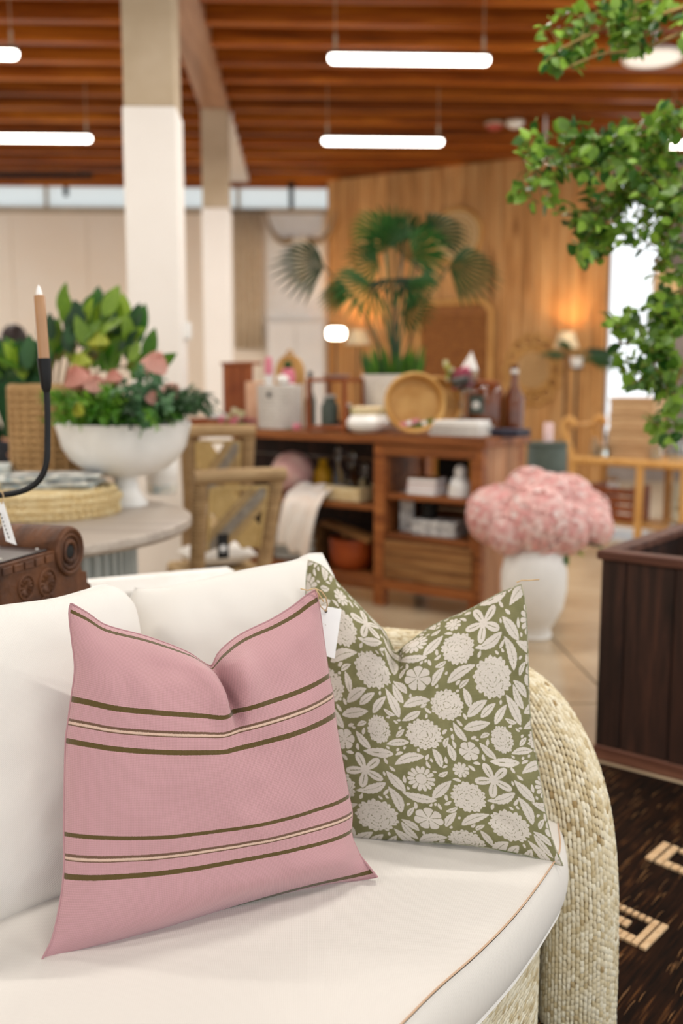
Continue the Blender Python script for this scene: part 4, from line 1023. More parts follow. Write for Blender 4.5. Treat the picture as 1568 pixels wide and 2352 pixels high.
obj('card', MB().box(-.026, .026, -.001, .001, -.055, .055), 'black', lt, False)
obj('mark', MB().lathe([(.010, -.0004), (.010, .0004)], 20).xform((0, -.0022, -.008), 0, math.pi/2).torus((0, -.0022, -.008), .015, .0018, (1, 0, 0), (0, 0, 1), 24, 5), 'paper', lt, True)
# ---------------------------------------------------------------- person standing behind the basket
sk = [(0, 0, .92), (0, 0, 1.12), (0, .01, 1.34), (0, .0, 1.44), (0, -.005, 1.50), (0, -.01, 1.58), (0, -.01, 1.66),
      (.10, 0, .88), (.10, -.01, .48), (.10, .03, .09), (.10, -.10, .04), (-.10, 0, .88), (-.10, -.01, .48), (-.10, .03, .09), (-.10, -.10, .04),
      (.17, .01, 1.37), (.22, .03, 1.10), (.20, -.06, .90), (.19, -.09, .83), (-.17, .01, 1.37), (-.22, .03, 1.10), (-.20, -.06, .90), (-.19, -.09, .83)]
ed = [(0, 1), (1, 2), (2, 3), (3, 4), (4, 5), (5, 6), (0, 7), (7, 8), (8, 9), (9, 10), (0, 11), (11, 12), (12, 13), (13, 14), (2, 15), (15, 16), (16, 17), (17, 18), (2, 19), (19, 20), (20, 21), (21, 22)]
rad = [.13, .11, .13, .05, .05, .078, .07, .085, .055, .038, .032, .085, .055, .038, .032, .055, .042, .03, .022, .055, .042, .03, .022]
for i_ in (0, 1, 2, 15, 16, 19, 20): rad[i_] -= .045
def skin(name, idx, grow, mat, parent, sub=1):
    mp = {v: i for i, v in enumerate(idx)}; me = bpy.data.meshes.new(name)
    me.from_pydata([sk[i] for i in idx], [(mp[a], mp[b]) for a, b in ed if a in mp and b in mp], []); me.update()
    o = bpy.data.objects.new(name, me); COL.objects.link(o); o.parent = parent; me.materials.append(M[mat])
    mo = o.modifiers.new('skin', 'SKIN'); 
    for i, v in zip(idx, me.skin_vertices[0].data): r = rad[i]+grow; v.radius = (r, r*(.75 if i in (0, 1, 2) else 1)); v.use_root = (i == idx[0])
    sb = o.modifiers.new('sub', 'SUBSURF'); sb.levels = 2; sb.render_levels = 2; mo.use_smooth_shade = True
    return o
hp = P(33, 742, 6.3); per = skin('person', list(range(23)), 0, 'skin', None)
per.location = (hp[0], hp[1], 0); per.rotation_euler = (0, 0, math.radians(170)); k = hp[2]/1.76; per.scale = (k, k, k)
tag(per, 'person with dark hair in a green top standing behind the wicker basket', 'person')
skin('green_top', [1, 2, 3, 15, 16, 17, 19, 20, 21, 0], .06, 'green_top', per); skin('trousers', [0, 7, 8, 9, 11, 12, 13], .018, 'trouser', per)
obj('hair', MB().ball((0, .012, 1.645), .098, 20, 14, (.92, 1.05, 1.12)).ball((0, .075, 1.60), .07, 16, 10), 'hair_dark', per)
for sx in (-1, 1):
    obj('eye', MB().ball((sx*.03, -.085, 1.63), .011, 10, 8), 'white_ceramic', per); obj('ear', MB().ball((sx*.082, 0, 1.62), .024, 10, 8, (.4, .7, 1.2)), 'skin', per)
    for f_ in range(5):
        x0 = sx*(.19-.012+.008*f_); L_ = (.05, .075, .08, .075, .06)[f_]
        obj('finger', MB().tube([(x0, -.095+(.0 if f_ else -.02), .82), (x0+sx*.002, -.105, .82-L_*.6), (x0, -.10, .82-L_)], [.009, .0085, .006], 6), 'skin', per)
obj('nose', MB().ball((0, -.098, 1.605), .014, 8, 6, (.8, 1, 1.3)), 'skin', per); obj('mouth', MB().ball((0, -.088, 1.57), .02, 10, 6, (1.1, .4, .3)), 'red_dome', per)
# ---------------------------------------------------------------- reclaimed-wood console
CO = np.array([.916, 4.91, 0]); crz = math.radians(-38.3); CH_ = .97; CD = .50; CLn = 2.15
cx_, cy_ = np.array([math.cos(crz), math.sin(crz), 0]), np.array([-math.sin(crz), math.cos(crz), 0])
def cw_(x, y, z): return CO+cx_*x+cy_*y+np.array([0, 0, z])
def con(u, y, z=CH_):
    lo, hi = -2.6, .3
    for _ in range(40):
        m = (lo+hi)/2
        if proj(cw_(m, y, z))[0] < u: lo = m
        else: hi = m
    return cw_(m, y, z), m
def pm_at(p): return proj(p)[2]/FPX        # metres per pixel there
cs = thing('console', 'long reclaimed wood console with open shelves and a drawer', 'console', tuple(CO), crz)
XM = con(870, 0)[1]
for k in range(4): obj('top_board', MB().box(-CLn-.03, .03, -.02+k*.135, -.02+k*.135+.132, CH_-.05, CH_, .004), 'console_wood', cs, False)
for x in (-CLn+.035, XM, -.035):
    for yy in (.03, CD-.03): obj('post', MB().box(x-.035, x+.035, yy-.03, yy+.03, 0, CH_-.05, .004), 'console_wood', cs, False)
for k in range(5): obj('side_board', MB().box(-.022, -.004, .065+k*.076, .065+k*.076+.073, .10, CH_-.052, .003), 'console_side', cs, False)
for k in range(5): obj('divider_board', MB().box(XM-.01, XM+.01, .065+k*.076, .065+k*.076+.073, .12, CH_-.052, .003), 'console_wood', cs, False)
for k in range(6): obj('back_board', MB().box(-CLn+.06, XM-.03, CD-.03, CD-.012, .14+k*.129, .14+k*.129+.127, .003), 'dark_crate', cs, False)
for k in range(4): obj('back_board', MB().box(XM+.03, -.03, CD-.03, CD-.012, .14+k*.125, .14+k*.125+.122, .003), 'console_wood', cs, False)
SR1, SR2, SL1, SL2 = .64, .415, .565, .16
for z, a, b in ((SR1, XM+.03, -.03), (SR2, XM+.03, -.03), (SL1, -CLn+.06, XM-.03), (SL2, -CLn+.06, XM-.03)):
    for k in range(3): obj('shelf_board', MB().box(a, b, .01+k*.155, .01+k*.155+.152, z-.028, z, .003), 'console_wood', cs, False)
for z in (.13, .885): obj('rail', MB().box(XM+.03, -.03, -.005, .03, z-.03, z+.03, .004), 'console_wood', cs, False)
obj('rail', MB().box(-CLn+.06, XM-.03, -.005, .03, .085, .135, .004), 'console_wood', cs, False)
dr = obj('drawer', MB().box(XM+.045, -.045, .0, .40, .17, SR2-.035, .004), 'drawer_wood', cs, False)
for k, (a, b) in enumerate(((.17, .245), (.247, .31), (.312, SR2-.036))): obj('front_board', MB().box(XM+.045, -.045, -.012, .0, a, b, .003), 'drawer_wood', dr, False)
# --- things on its top
def on(u, y, z=CH_): return con(u, y, z)[0]+np.array([0, 0, .001])
def sz_(u, y, px, z=CH_): return px*pm_at(con(u, y, z)[0])
p = on(500, .25); t = thing('wooden_tray', 'shallow dark wooden tray at the left end of the console top', 'tray', p, crz+.2)
obj('floor', MB().box(-.17, .17, -.12, .12, 0, .015, .003), 'red_wood', t, False)
for q in ((-.17, .17, -.12, -.105), (-.17, .17, .105, .12), (-.17, -.155, -.105, .105), (.155, .17, -.105, .105)): obj('side', MB().box(*q, .015, .05, .003), 'red_wood', t, False)
t = thing('magazine', 'rolled pale magazine lying in the dark wooden tray on the console', 'magazine', p+np.array([0, 0, .018]), crz-.5); obj('cover', MB().tube([(-.15, 0, .03), (.15, .02, .035)], .028, 12, True), 'grey_print', t); obj('pages', MB().tube([(-.152, 0, .03), (.152, .02, .035)], .022, 12, True), 'paper', t)
p = on(548, .10); t = thing('flower_posy', 'low posy of cream and pink flowers at the left end of the console', 'flowers', p)
for k in range(13):
    a = random.uniform(0, 6.28); r = random.uniform(.02, .11); z = .03+random.uniform(0, .12)*(1-r/.14)
    protea(t, np.array([r*math.cos(a)*1.0, r*math.sin(a)*.7, z]), .027, (math.cos(a), -.4, .8), 'tulip_pink' if z < .06 else 'cream_flower', 16, 'flower')
for k in range(18):
    a = random.uniform(0, 6.28); inst('leaf', fern, t, orient((.05*math.cos(a), .04*math.sin(a), .02), (math.cos(a), math.sin(a), .6), (0, 0, 1), 1.8))
p = on(545, .40); t = thing('wooden_crate', 'upright red brown wooden box behind the peach panel on the console', 'crate', p, crz)
for k in range(3): obj('board', MB().box(-.13+k*.088, -.045+k*.088, 0, .02, 0, .40, .003), 'red_wood', t, False)
obj('cap', MB().box(-.14, .14, -.01, .10, .40, .42, .003), 'red_wood', t, False); obj('foot', MB().box(-.14, .14, -.01, .10, 0, .02, .003), 'red_wood', t, False)
p = on(592, .32); t = thing('peach_book', 'tall pale peach book standing on the console beside the rope basket', 'book', p, crz)
for a_, b_, m_ in ((-.02, -.016, 'peach'), (.016, .02, 'peach')): obj('cover', MB().box(-.085, .085, a_, b_, 0, .29, .001), m_, t, False)
obj('pages', MB().box(-.08, .08, -.016, .016, .004, .285), 'paper', t, False)
p = on(660, .34); t = thing('cutting_board', 'tan wooden board standing behind the white rope basket', 'board', p, crz)
bd = [(-.10, 0), (.12, 0), (.13, .30)]+[(.015+.115*math.cos(a), .34+.12*math.sin(a)) for a in np.linspace(0, math.pi, 14)]+[(-.11, .30)]
n = len(bd); obj('blade', MB().add([(x, 0, z) for x, z in bd]+[(x, .02, z) for x, z in bd], [tuple(range(n)), tuple(range(2*n-1, n-1, -1))]+[(i, n+i, n+(i+1) % n, (i+1) % n) for i in range(n)]), 'bowl_wood', t, False)
obj('handle', MB().torus((.015, .01, .46), .022, .009, (1, 0, 0), (0, 0, 1), 20, 6), 'bowl_wood', t)
p = on(643, .15); r = sz_(643, .15, 49); t = thing('rope_basket', 'white coiled rope basket with a black spot holding white bottles', 'basket', p)
hb = sz_(643, .15, 100)
obj('wall', MB().lathe([(0, .003), (r*.9, .003), (r*.95, .02), (r, hb), (r*.93, hb), (r*.88, .03), (0, .02)], 40), 'rope_white', t)
for k in range(13): obj('coil', MB().torus((0, 0, .012+k*hb/13), r*(.955+.004*k), .0105, (1, 0, 0), (0, 1, 0), 40, 6), 'rope_white', t)
obj('button', MB().lathe([(.017, 0), (.017, .006), (0, .009)], 16).xform((-r*.45, -r*.93, hb*.78), 0, math.pi/2), 'black', t)
for u, hh, top_, lb, rr in ((618, .40, 'tulip_pink', 'slim white bottle with a pink top in the rope basket, left one', .024), (662, .33, 'tulip_pink', 'wide white bottle with pink collar and green top in the rope basket', .042)):
    q = on(u, .15)+np.array([0, 0, .03]); s2 = thing('white_bottle', lb, 'bottle', q, 0, 'white bottles in the rope basket')
    obj('body', MB().lathe([(0, 0), (rr, 0), (rr*1.05, .05), (rr*1.1, hh*.55), (rr*.9, hh*.78), (0, hh*.79)], 24), 'white_ceramic', s2)
    obj('top', MB().lathe([(rr*.92, hh*.74), (rr*1.1, hh*.85), (rr*.9, hh*1.0), (0, hh*1.04)], 20), top_, s2)
    if rr > .03: obj('sprig', MB().ball((0, 0, hh*1.09), .026, 12, 8, (1, 1, .9), .15), 'grass_leaf', s2)
q = on(650, .10)+np.array([0, 0, hb+.012]); s2 = thing('white_ball', 'round white ornament resting on the rope basket rim', 'ornament', q); obj('ball', MB().ball((0, 0, .02), .036, 20, 12, (1.1, 1, .8)), 'white_ceramic', s2); obj('cap', MB().lathe([(.008, .045), (.009, .052), (0, .054)], 10), 'rope_white', s2)
p = on(682, .02); t = thing('tulip', 'pink tulip lying at the console edge below the rope basket', 'flower', p, crz)
protea(t, np.array([0, 0, .024]), .03, (1, -.2, .1), 'tulip_pink', 20, 'petals'); obj('stem', MB().tube([(-.02, 0, .02), (-.09, .02, .008)], .004, 6), 'stem_green', t)
p = on(713, .33); t = thing('olive_bottle', 'dark olive bottle standing between the board and the brown stand', 'bottle', p); obj('body', MB().lathe([(0, 0), (.032, 0), (.034, .01), (.034, .17), (.014, .23), (.012, .32), (0, .32)], 24), 'grey_green', t); obj('stopper', MB().lathe([(.013, .32), (.015, .35), (0, .352)], 14), 'black', t)
# brown tiered stand with lamp
p = on(772, .12); w = sz_(772, .12, 55); hh = sz_(775, .22, 118); t = thing('tiered_stand', 'small brown wooden two-tier stand on the console under the lamp', 'stand', p, crz)
for z in (0.012, hh-.022): obj('shelf', MB().box(-w, w, -.11, .11, z, z+.022, .004), 'red_wood', t, False)
for sx in (-1, 1):
    for sy in (-1, 1): obj('leg', MB().box(sx*(w-.012)-.012, sx*(w-.012)+.012, sy*.095-.012, sy*.095+.012, 0, hh-.022, .003), 'red_wood', t, False)
obj('brace', MB().box(-w, w, .10, .11, .03, .06, .002), 'red_wood', t, False)
for du, lb, m_, r_, h_ in ((-18, 'dark green glass jar on the lower tier of the brown stand, left', 'grey_green', .05, .16), (22, 'amber jar on the lower tier of the brown stand, right', 'brown_glass', .036, .11)):
    s2 = thing('jar', lb, 'jar', on(775+du, .12)+np.array([0, 0, .036])); obj('body', MB().lathe([(0, 0), (r_, 0), (r_*1.05, .01), (r_*1.05, h_*.7), (r_*.7, h_*.85), (r_*.7, h_), (0, h_)], 24), m_, s2); obj('lid', MB().lathe([(r_*.75, h_), (r_*.75, h_+.015), (0, h_+.02)], 20), 'rope_white', s2)
s2 = thing('saucer', 'pale round dish on top of the brown stand', 'dish', p+np.array([0, 0, hh])); obj('dish', MB().lathe([(0, .002), (.06, .002), (.085, .016), (.088, .02), (.082, .02), (.055, .009), (0, .008)], 32), 'rope_white', s2); obj('foot', MB().lathe([(.04, 0), (.042, .003), (.04, .004)], 24), 'rope_white', s2)
lp = p+np.array([0, 0, hh+.010]); t = thing('table_lamp', 'small lamp with a short white glowing shade on the brown stand', 'lamp', lp)
hl = sz_(775, .22, 94)
obj('base', MB().lathe([(0, 0), (.04, 0), (.04, .008), (.008, .014), (0, .014)], 24), 'black_metal', t); obj('stem', MB().tube([(0, 0, .01), (0, 0, hl-.03)], .004, 8), 'black_metal', t)
A = [[(.058*math.cos(b)*f_+0, .036*math.sin(b)*f_, hl-.034+z_) for b in np.linspace(0, 2*math.pi, 25)] for z_, f_ in ((0, .6), (.006, .88), (.02, 1), (.05, 1), (.064, .88), (.07, .6))]
obj('shade', MB().grid(A), 'lamp_white', t)
# cream tureen
p = on(845, .07); r = sz_(845, .07, 50); t = thing('cream_tureen', 'squat cream pot with a ribbed lid in front of the planter', 'pot', p)
obj('body', MB().lathe([(0, 0), (r*.6, 0), (r*.95, r*.25), (r, r*.5), (r*.8, r*.8), (r*.7, r*.85), (0, r*.85)], 40), 'white_ceramic', t)
obj('lid', MB().lathe([(r*.72, r*.84), (r*.75, r*1.15), (r*.62, r*1.2), (0, r*1.2)], 40), 'shade_cream', t)
for k in range(18):
    a = 2*math.pi*k/18; obj('rib', MB().tube([(r*.74*math.cos(a), r*.74*math.sin(a), r*.86), (r*.77*math.cos(a), r*.77*math.sin(a), r*1.14)], r*.06, 6), 'cream_flower', t)
# planter and palm
p = on(903, .36); r = sz_(903, .34, 74); hp_ = sz_(903, .34, 128); PL = p
t = thing('planter', 'large off-white textured planter holding the palm on the console', 'planter', p)
obj('pot', MB().lathe([(0, 0), (r*.82, 0), (r*.86, .01), (r*.97, hp_*.6), (r, hp_), (r*.93, hp_), (r*.9, hp_*.85), (0, hp_*.85)], 44), 'rope_white', t, True, angle=50); obj('soil', MB().lathe([(r*.9, hp_*.86), (r*.5, hp_*.89), (0, hp_*.9)], 30), 'soil', t)
pa = thing('palm', 'fan palm with dark green split leaves and grass, in the off-white planter', 'plant', p+np.array([0, 0, hp_*.88]))
def pw(u, v, Z): return np.array(inv_world(pa, [tuple(P(u, v, Z))])[0])
Zp = proj(p)[2]
def fan(root, base, c, d, nrm, R, n=17, spread=2.0, mat='palm_leaf', w=.026):
    """one fan leaf: curved stalk and split blades"""
    d = np.array(d, float); d /= np.linalg.norm(d); nrm = np.array(nrm, float); s_ = np.cross(d, nrm); s_ /= np.linalg.norm(s_); nrm = np.cross(s_, d); m = MB()
    m.tube(curve_pts([base, (np.array(base)+c)/2+np.array([0, 0, .08]), c], 10), .005, 6)
    for k in range(n):
        a = spread*(k/(n-1)-.5)*2*.5; dd = d*math.cos(a)+s_*math.sin(a); L = R*(1-.25*abs(a)/(spread*.5)*1.0); sw = np.cross(dd, nrm); tipz = np.array([0, 0, -.22*L])
        a3, b3 = c+dd*L*.30, c+dd*L*.70+tipz*.35
        m.add([c, a3-sw*w*R*.55+nrm*.006, b3-sw*w*R+nrm*.008, c+dd*L+tipz, b3+sw*w*R+nrm*.008, a3+sw*w*R*.55+nrm*.006, a3-nrm*.004, b3-nrm*.006], [(0, 1, 6), (0, 6, 5), (1, 2, 7, 6), (6, 7, 4, 5), (2, 3, 7), (7, 3, 4)])
    return obj('frond', m, mat, root, True)
for u, v, dz, d, R_, sp in ((745, 612, -.05, (-1, -.2, .15), 100, 2.2), (1030, 612, .05, (1, -.2, -.1), 100, 2.2), (905, 560, 0, (-.4, -.3, 1), 90, 2.6), (925, 590, .15, (.4, -.6, .7), 110, 2.8), (855, 655, -.2, (-.6, -.6, -.25), 95, 2.6), (900, 640, -.15, (.2, -.9, -.4), 80, 2.8), (925, 715, -.1, (.6, -.4, .1), 70, 2.4), (980, 540, .25, (.9, .3, .4), 95, 2.0), (880, 545, .2, (-.6, .3, .9), 85, 2.2), (800, 668, .1, (-.9, .2, -.1), 60, 2.0), (890, 575, -.2, (-.2, -.6, .8), 85, 2.6), (950, 590, -.1, (.6, -.5, .5), 85, 2.4), (925, 555, .1, (.15, -.2, 1), 75, 2.2), (870, 610, 0, (-.8, -.4, .3), 80, 2.4), (930, 650, -.2, (.5, -.7, -.2), 75, 2.4)):
    fan(pa, (random.uniform(-.02, .02), 0, .02), pw(u, v, Zp+dz), d, (.1, -.9, .5), R_*1.35*Zp/FPX, 13, sp, w=.038)
for k in range(70):
    a = random.uniform(0, 6.28); r0 = r*.8*math.sqrt(random.random()); b = np.array([r0*math.cos(a), r0*math.sin(a), 0]); tip = b+np.array([math.cos(a)*.05, math.sin(a)*.04, random.uniform(.10, .24)]); sd = np.array([.011, 0, 0])
    obj('grass_blade', MB().add([b-sd, b+sd, (b+tip)/2+sd*.9, tip, (b+tip)/2-sd*.9], [(0, 1, 2, 3, 4)]), 'grass_leaf', pa, False)
# leaning bowls
def dish(label, u, y, px, tilt, mat, name='wooden_bowl', dep=.62):
    p = on(u, y); R_ = sz_(u, y, px); t = thing(name, label, 'bowl', p, crz+.62)
    prof = [(0, 0), (R_*.55, .004), (R_*.85, R_*.25), (R_*.98, R_*dep), (R_, R_*dep+.012), (R_*.90, R_*dep+.012), (R_*.80, R_*.3), (R_*.5, .05), (0, .045)]
    mb = MB().lathe(prof, 48).xform((0, R_*dep*.45, R_*.985), 0, math.pi/2-tilt); obj('shell', mb, mat, t, True, angle=60)
    obj('rim', MB().torus((0, 0, R_*dep+.006), R_*.95, R_*.06, (1, 0, 0), (0, 1, 0), 48, 8).xform((0, R_*dep*.45, R_*.985), 0, math.pi/2-tilt), 'bowl_wood', t)
    return t, R_, p
bt, RB_, pb_ = dish('round tan wooden bowl tipped on its side, pink packets inside', 950, .06, 69, .12, 'bowl_wood')
dish('second wooden bowl tipped on its side behind the first, only its edge showing', 1000, .25, 62, .2, 'bowl_wood')
for dx, m_, lb in ((-.02, 'tulip_pink', 'pink packet lying inside the tipped wooden bowl'), (.035, 'fern_leaf', 'green packet lying inside the tipped wooden bowl')):
    s2 = thing('packet', lb, 'packet', pb_+np.array([dx+.0, -.02+abs(dx)*.0, .045])); s2.rotation_euler = (0, 0, crz+.6)
    obj('sleeve', MB().obox((dx*.5, 0, .02), (.055, .0, .014), (0, .025, 0), (-.003, 0, .010)), m_, s2, False); obj('band', MB().obox((dx*.5, 0, .02), (.012, 0, .003), (0, .0255, 0), (-.003, 0, .0105)), 'paper', s2, False)
# linens, coupe, jars
p = on(1062, .12); w = sz_(1062, .12, 66)
for k in range(3):
    t = thing('folded_linen', ('folded oatmeal linen at the bottom of the pile on the console', 'folded linen in the middle of the pile on the console', 'folded pale linen on top of the pile under the glass')[k], 'linen', p+np.array([0, 0, .028*k]), crz+.06*k, 'folded linens in a pile')
    for j in range(2): obj('fold', MB().box(-w*(1-.07*k), w*(1-.1*k), -.10, .10, .0135*j, .0135*j+.013, .006), 'rope_white' if k < 2 else 'white_cloth', t, True)
p = on(1060, .14)+np.array([0, 0, .086]); hs = sz_(1060, .14, 60); t = thing('glass_coupe', 'tall clear glass coupe standing on the folded linens', 'glass', p)
obj('stem', MB().lathe([(0, 0), (.035, 0), (.036, .004), (.008, .012), (.006, hs*.4), (.016, hs*.55), (.006, hs*.68), (.008, hs), (0, hs)], 24), 'clear_glass', t); obj('cup', MB().lathe([(.008, hs), (.06, hs+.03), (.085, hs+.10), (.088, hs+.12), (.084, hs+.12), (.058, hs+.036), (0, hs+.006)], 32), 'clear_glass', t)
s2 = thing('sweet_packet', 'pink and white wrapped packet in the glass coupe', 'packet', p+np.array([0, 0, hs+.012]), crz)
obj('wrapper', MB().obox((0, -.005, .065), (.05, 0, .012), (0, .03, 0), (-.012, 0, .05)), 'tulip_pink', s2, False); obj('label_band', MB().obox((0, -.006, .055), (.052, 0, .010), (0, .031, 0), (-.004, 0, .017)), 'paper', s2, False)
obj('crown', MB().add([(-.02, -.01, .10), (.075, -.01, .11), (.075, .03, .11), (-.02, .03, .10), (.045, .01, .21)], [(0, 1, 4), (1, 2, 4), (2, 3, 4), (3, 0, 4), (3, 2, 1, 0)]), 'white_cloth', s2, False)
s3 = thing('pale_posy', 'yellow green paper flowers beside the pink packet in the coupe', 'flowers', p+np.array([-.05, 0, hs+.05]))
for k in range(5): protea(s3, np.array([-.02+random.uniform(-.025, .02), random.uniform(-.02, .02), .03+.02*k]), .022, (-.4, -.4, .6), ('cream_flower', 'lime_flower')[k % 2], 14, 'flower')
p = on(1112, .36); t = thing('brown_jar', 'brown lidded jar with a dark square label on the console', 'jar', p, crz); r = sz_(1112, .36, 42); h_ = sz_(1112, .36, 110)
obj('body', MB().lathe([(0, 0), (r*.92, 0), (r, .015), (r, h_*.85), (r*.8, h_*.97), (r*.7, h_), (0, h_)], 36), 'brown_glass', t); obj('lid', MB().lathe([(r*.75, h_), (r*.78, h_+.02), (r*.3, h_+.03), (0, h_+.03)], 30), 'red_wood', t)
lb_ = obj('label_patch', MB().box(-r*.42, r*.42, -r*1.03, -r*.9, h_*.42, h_*.80, .004), 'grey_green', t); obj('mark', MB().ball((0, -r*1.03, h_*.6), r*.24, 12, 8, (1, .15, .9)), 'rope_white', lb_)
p = on(1178, .43); t = thing('brown_bottle', 'dark brown bottle with long neck beside the labelled jar', 'bottle', p); obj('body', MB().lathe([(0, 0), (.05, 0), (.054, .02), (.054, .2), (.02, .27), (.017, .36), (.021, .365), (.021, .38), (0, .38)], 28), 'brown_glass', t); obj('collar', MB().lathe([(.019, .33), (.0225, .335), (.0225, .35), (.019, .355)], 16), 'rope_white', t)
p = on(1166, .22); t = thing('dark_cloth', 'folded dark navy cloth at the right end of the console', 'cloth', p, crz)
for j in range(3): obj('fold', MB().box(-.11+.01*j, .09, -.07, .09, .013*j, .013*j+.0125, .005), 'navy', t, True)
# --- things on its shelves
p = on(671, .2, SL1); r = sz_(671, .2, 49, SL1); t = thing('round_cushion', 'round blush pink cushion on the left shelf of the console', 'cushion', p)
obj('ball', MB().ball((0, 0, r), r, 32, 20, (1, .92, 1)), 'pink_cloth', t); obj('button', MB().ball((0, -r*.91, r), .012, 10, 8, (1, .5, 1)), 'pink_cloth', t)
for k in range(10):
    a = 2*math.pi*k/10; obj('pleat', MB().tube([(r*s_*math.cos(a)*1.003, -r*.925*math.sqrt(max(0, 1-s_*s_)), r+r*s_*math.sin(a)*1.003) for s_ in np.linspace(.12, .92, 8)], .004, 5), 'pink_cloth', t)
# draped throw: over the shelf edge
p0, x0 = con(703, .0, SL1); t = thing('throw', 'cream throw with blush stripes draped over the console shelf edge', 'throw', p0, crz)
rows = []
for i in range(26):
    f_ = i/25; y = .26-.30*min(1, f_/.55) if f_ < .55 else -.04-.012*math.sin((f_-.55)*7); z = .012+.06*math.exp(-((f_-.25)/.2)**2) if f_ < .5 else .012-.36*(f_-.5)/.5*1.0
    rows.append([((-.13+.26*g)*(1.1-.45*max(0, f_-.5))-.09*max(0, f_-.5)+.06*(0.5-f_), y+.012*math.sin(g*16+f_*3), z+.012*math.sin(g*13+f_*5)+(.16*(1-g)*max(0, f_-.5))) for g in np.linspace(0, 1, 26)])
m = MB().grid(np.array(rows)); ob = obj('drape', m, 'throw_cloth', t, True, angle=180); so = ob.modifiers.new('solid', 'SOLIDIFY'); so.thickness = .006; so.offset = 1
obj('fringe', MB().tube([rows[-1][k] for k in range(0, 26, 1)], .006, 6), 'white_cloth', t)
p = on(808, .16, SL1); w = sz_(808, .16, 50, SL1); t = thing('rattan_tray', 'pale rectangular tray of glassware on the console shelf', 'tray', p, crz)
obj('floor', MB().box(-w, w, -.10, .12, 0, .01, .003), 'straw', t, False)
for q in ((-w, w, -.10, -.088), (-w, w, .108, .12), (-w, -w+.012, -.10, .12), (w-.012, w, -.10, .12)): obj('side', MB().box(*q, .0, .085, .003), 'straw', t, False)
for u, y, r_, h_, lb, nk in ((775, .16, .034, .26, 'slim clear glass decanter in the console tray', .4), (805, .22, .05, .22, 'round clear glass bottle in the middle of the console tray', .35), (835, .15, .036, .17, 'short clear glass carafe at the right of the console tray', .5)):
    s2 = thing('glass_bottle', lb, 'bottle', on(u, y, SL1)+np.array([0, 0, .012]), 0, 'glass bottles in the tray'); obj('body', MB().lathe([(0, 0), (r_, 0), (r_*1.05, .02), (r_, h_*.5), (r_*nk, h_*.7), (r_*nk, h_*.95), (r_*nk*1.3, h_), (0, h_)], 24), 'clear_glass', s2); obj('stopper', MB().ball((0, 0, h_+r_*.5), r_*.55, 12, 8), 'clear_glass', s2)
p = on(742, .34, SL1); t = thing('yellow_vase', 'small mustard yellow vase behind the throw on the shelf', 'vase', p); obj('body', MB().lathe([(0, 0), (.05, 0), (.07, .06), (.06, .13), (.025, .19), (.03, .21), (0, .205)], 28), 'yellow', t); obj('lip', MB().torus((0, 0, .21), .028, .005, (1, 0, 0), (0, 1, 0), 24, 6), 'yellow', t)
p = on(808, .15, SL2); t = thing('copper_pot', 'orange copper pot with a plank across it on the low shelf', 'pot', p, crz); obj('body', MB().lathe([(0, 0), (.085, 0), (.12, .03), (.135, .10), (.135, .17), (.125, .17), (.12, .1), (0, .03)], 36), 'copper', t); obj('ring', MB().torus((0, 0, .17), .133, .009, (1, 0, 0), (0, 1, 0), 36, 8), 'copper', t)
t2 = thing('plank_offcut', 'pale plank lying slanted across the copper pot', 'plank', p+np.array([0, 0, .18]), crz-.15); obj('board', MB().obox((-.02, 0, .04), (.20, 0, -.035), (0, .05, 0), (.002, 0, .012)), 'drawer_wood', t2, False); obj('batten', MB().obox((-.02, 0, .018), (.015, 0, -.003), (0, .05, 0), (.002, 0, .012)), 'drawer_wood', t2, False)
p = on(695, .2, SL2); t = thing('grey_crate', 'weathered grey green slatted crate on the low console shelf', 'crate', p, crz+.1)
for k in range(4): obj('slat', MB().box(-.15, .15, -.10, -.088, .01+k*.055, .055+k*.055, .003), 'pedestal_grey', t, False)
for sx in (-.15, .138): obj('end', MB().box(sx, sx+.012, -.10, .10, 0, .23, .003), 'drawer_wood', t, False)
obj('floor', MB().box(-.138, .138, -.088, .10, 0, .012), 'drawer_wood', t, False)
# right bay
p = on(980, .14, SR1); w = sz_(980, .14, 36, SR1)
for k in range(3):
    t = thing('small_book', ('cream book at the bottom of the pile on the right console shelf', 'blush book in the middle of the pile on the right console shelf', 'brown book on top of the pile on the right console shelf')[k], 'book', p+np.array([0, 0, .031*k]), crz+.05*k, 'books on the right shelf')
    for z in (0, .026): obj('cover', MB().box(-w, w, -.07, .07, z, z+.004, .001), ('white_cloth', 'pink_cloth', 'drawer_wood')[k], t, False)
    obj('pages', MB().box(-w+.004, w-.003, -.066, .066, .004, .026), 'paper', t, False); obj('spine', MB().box(-w-.002, -w+.002, -.07, .07, 0, .030, .001), ('white_cloth', 'pink_cloth', 'drawer_wood')[k], t, False)
p = on(1056, .12, SR1); s_ = sz_(1056, .12, 1, SR1); t = thing('white_figurine', 'white seated figurine at the right of the console shelf', 'figurine', p)
obj('body', MB().lathe([(0, 0), (27*s_, 0), (29*s_, 5*s_), (25*s_, 28*s_), (15*s_, 44*s_), (9*s_, 50*s_), (0, 52*s_)], 28), 'white_ceramic', t); obj('head', MB().ball((0, 0, 58*s_), 15*s_, 16, 12, (.95, 1, 1.1)), 'white_ceramic', t); obj('arm', MB().tube([(-14*s_, -4*s_, 42*s_), (-22*s_, -12*s_, 26*s_), (-8*s_, -24*s_, 20*s_)], [6*s_, 6*s_, 4*s_], 8), 'white_ceramic', t)
p = on(1040, .40, SR1); t = thing('picture_frame', 'dark picture in a gold frame standing at the back of the shelf', 'picture', p, crz); obj('picture', MB().box(-.10, .10, 0, .01, .03, .24), 'black', t, False)
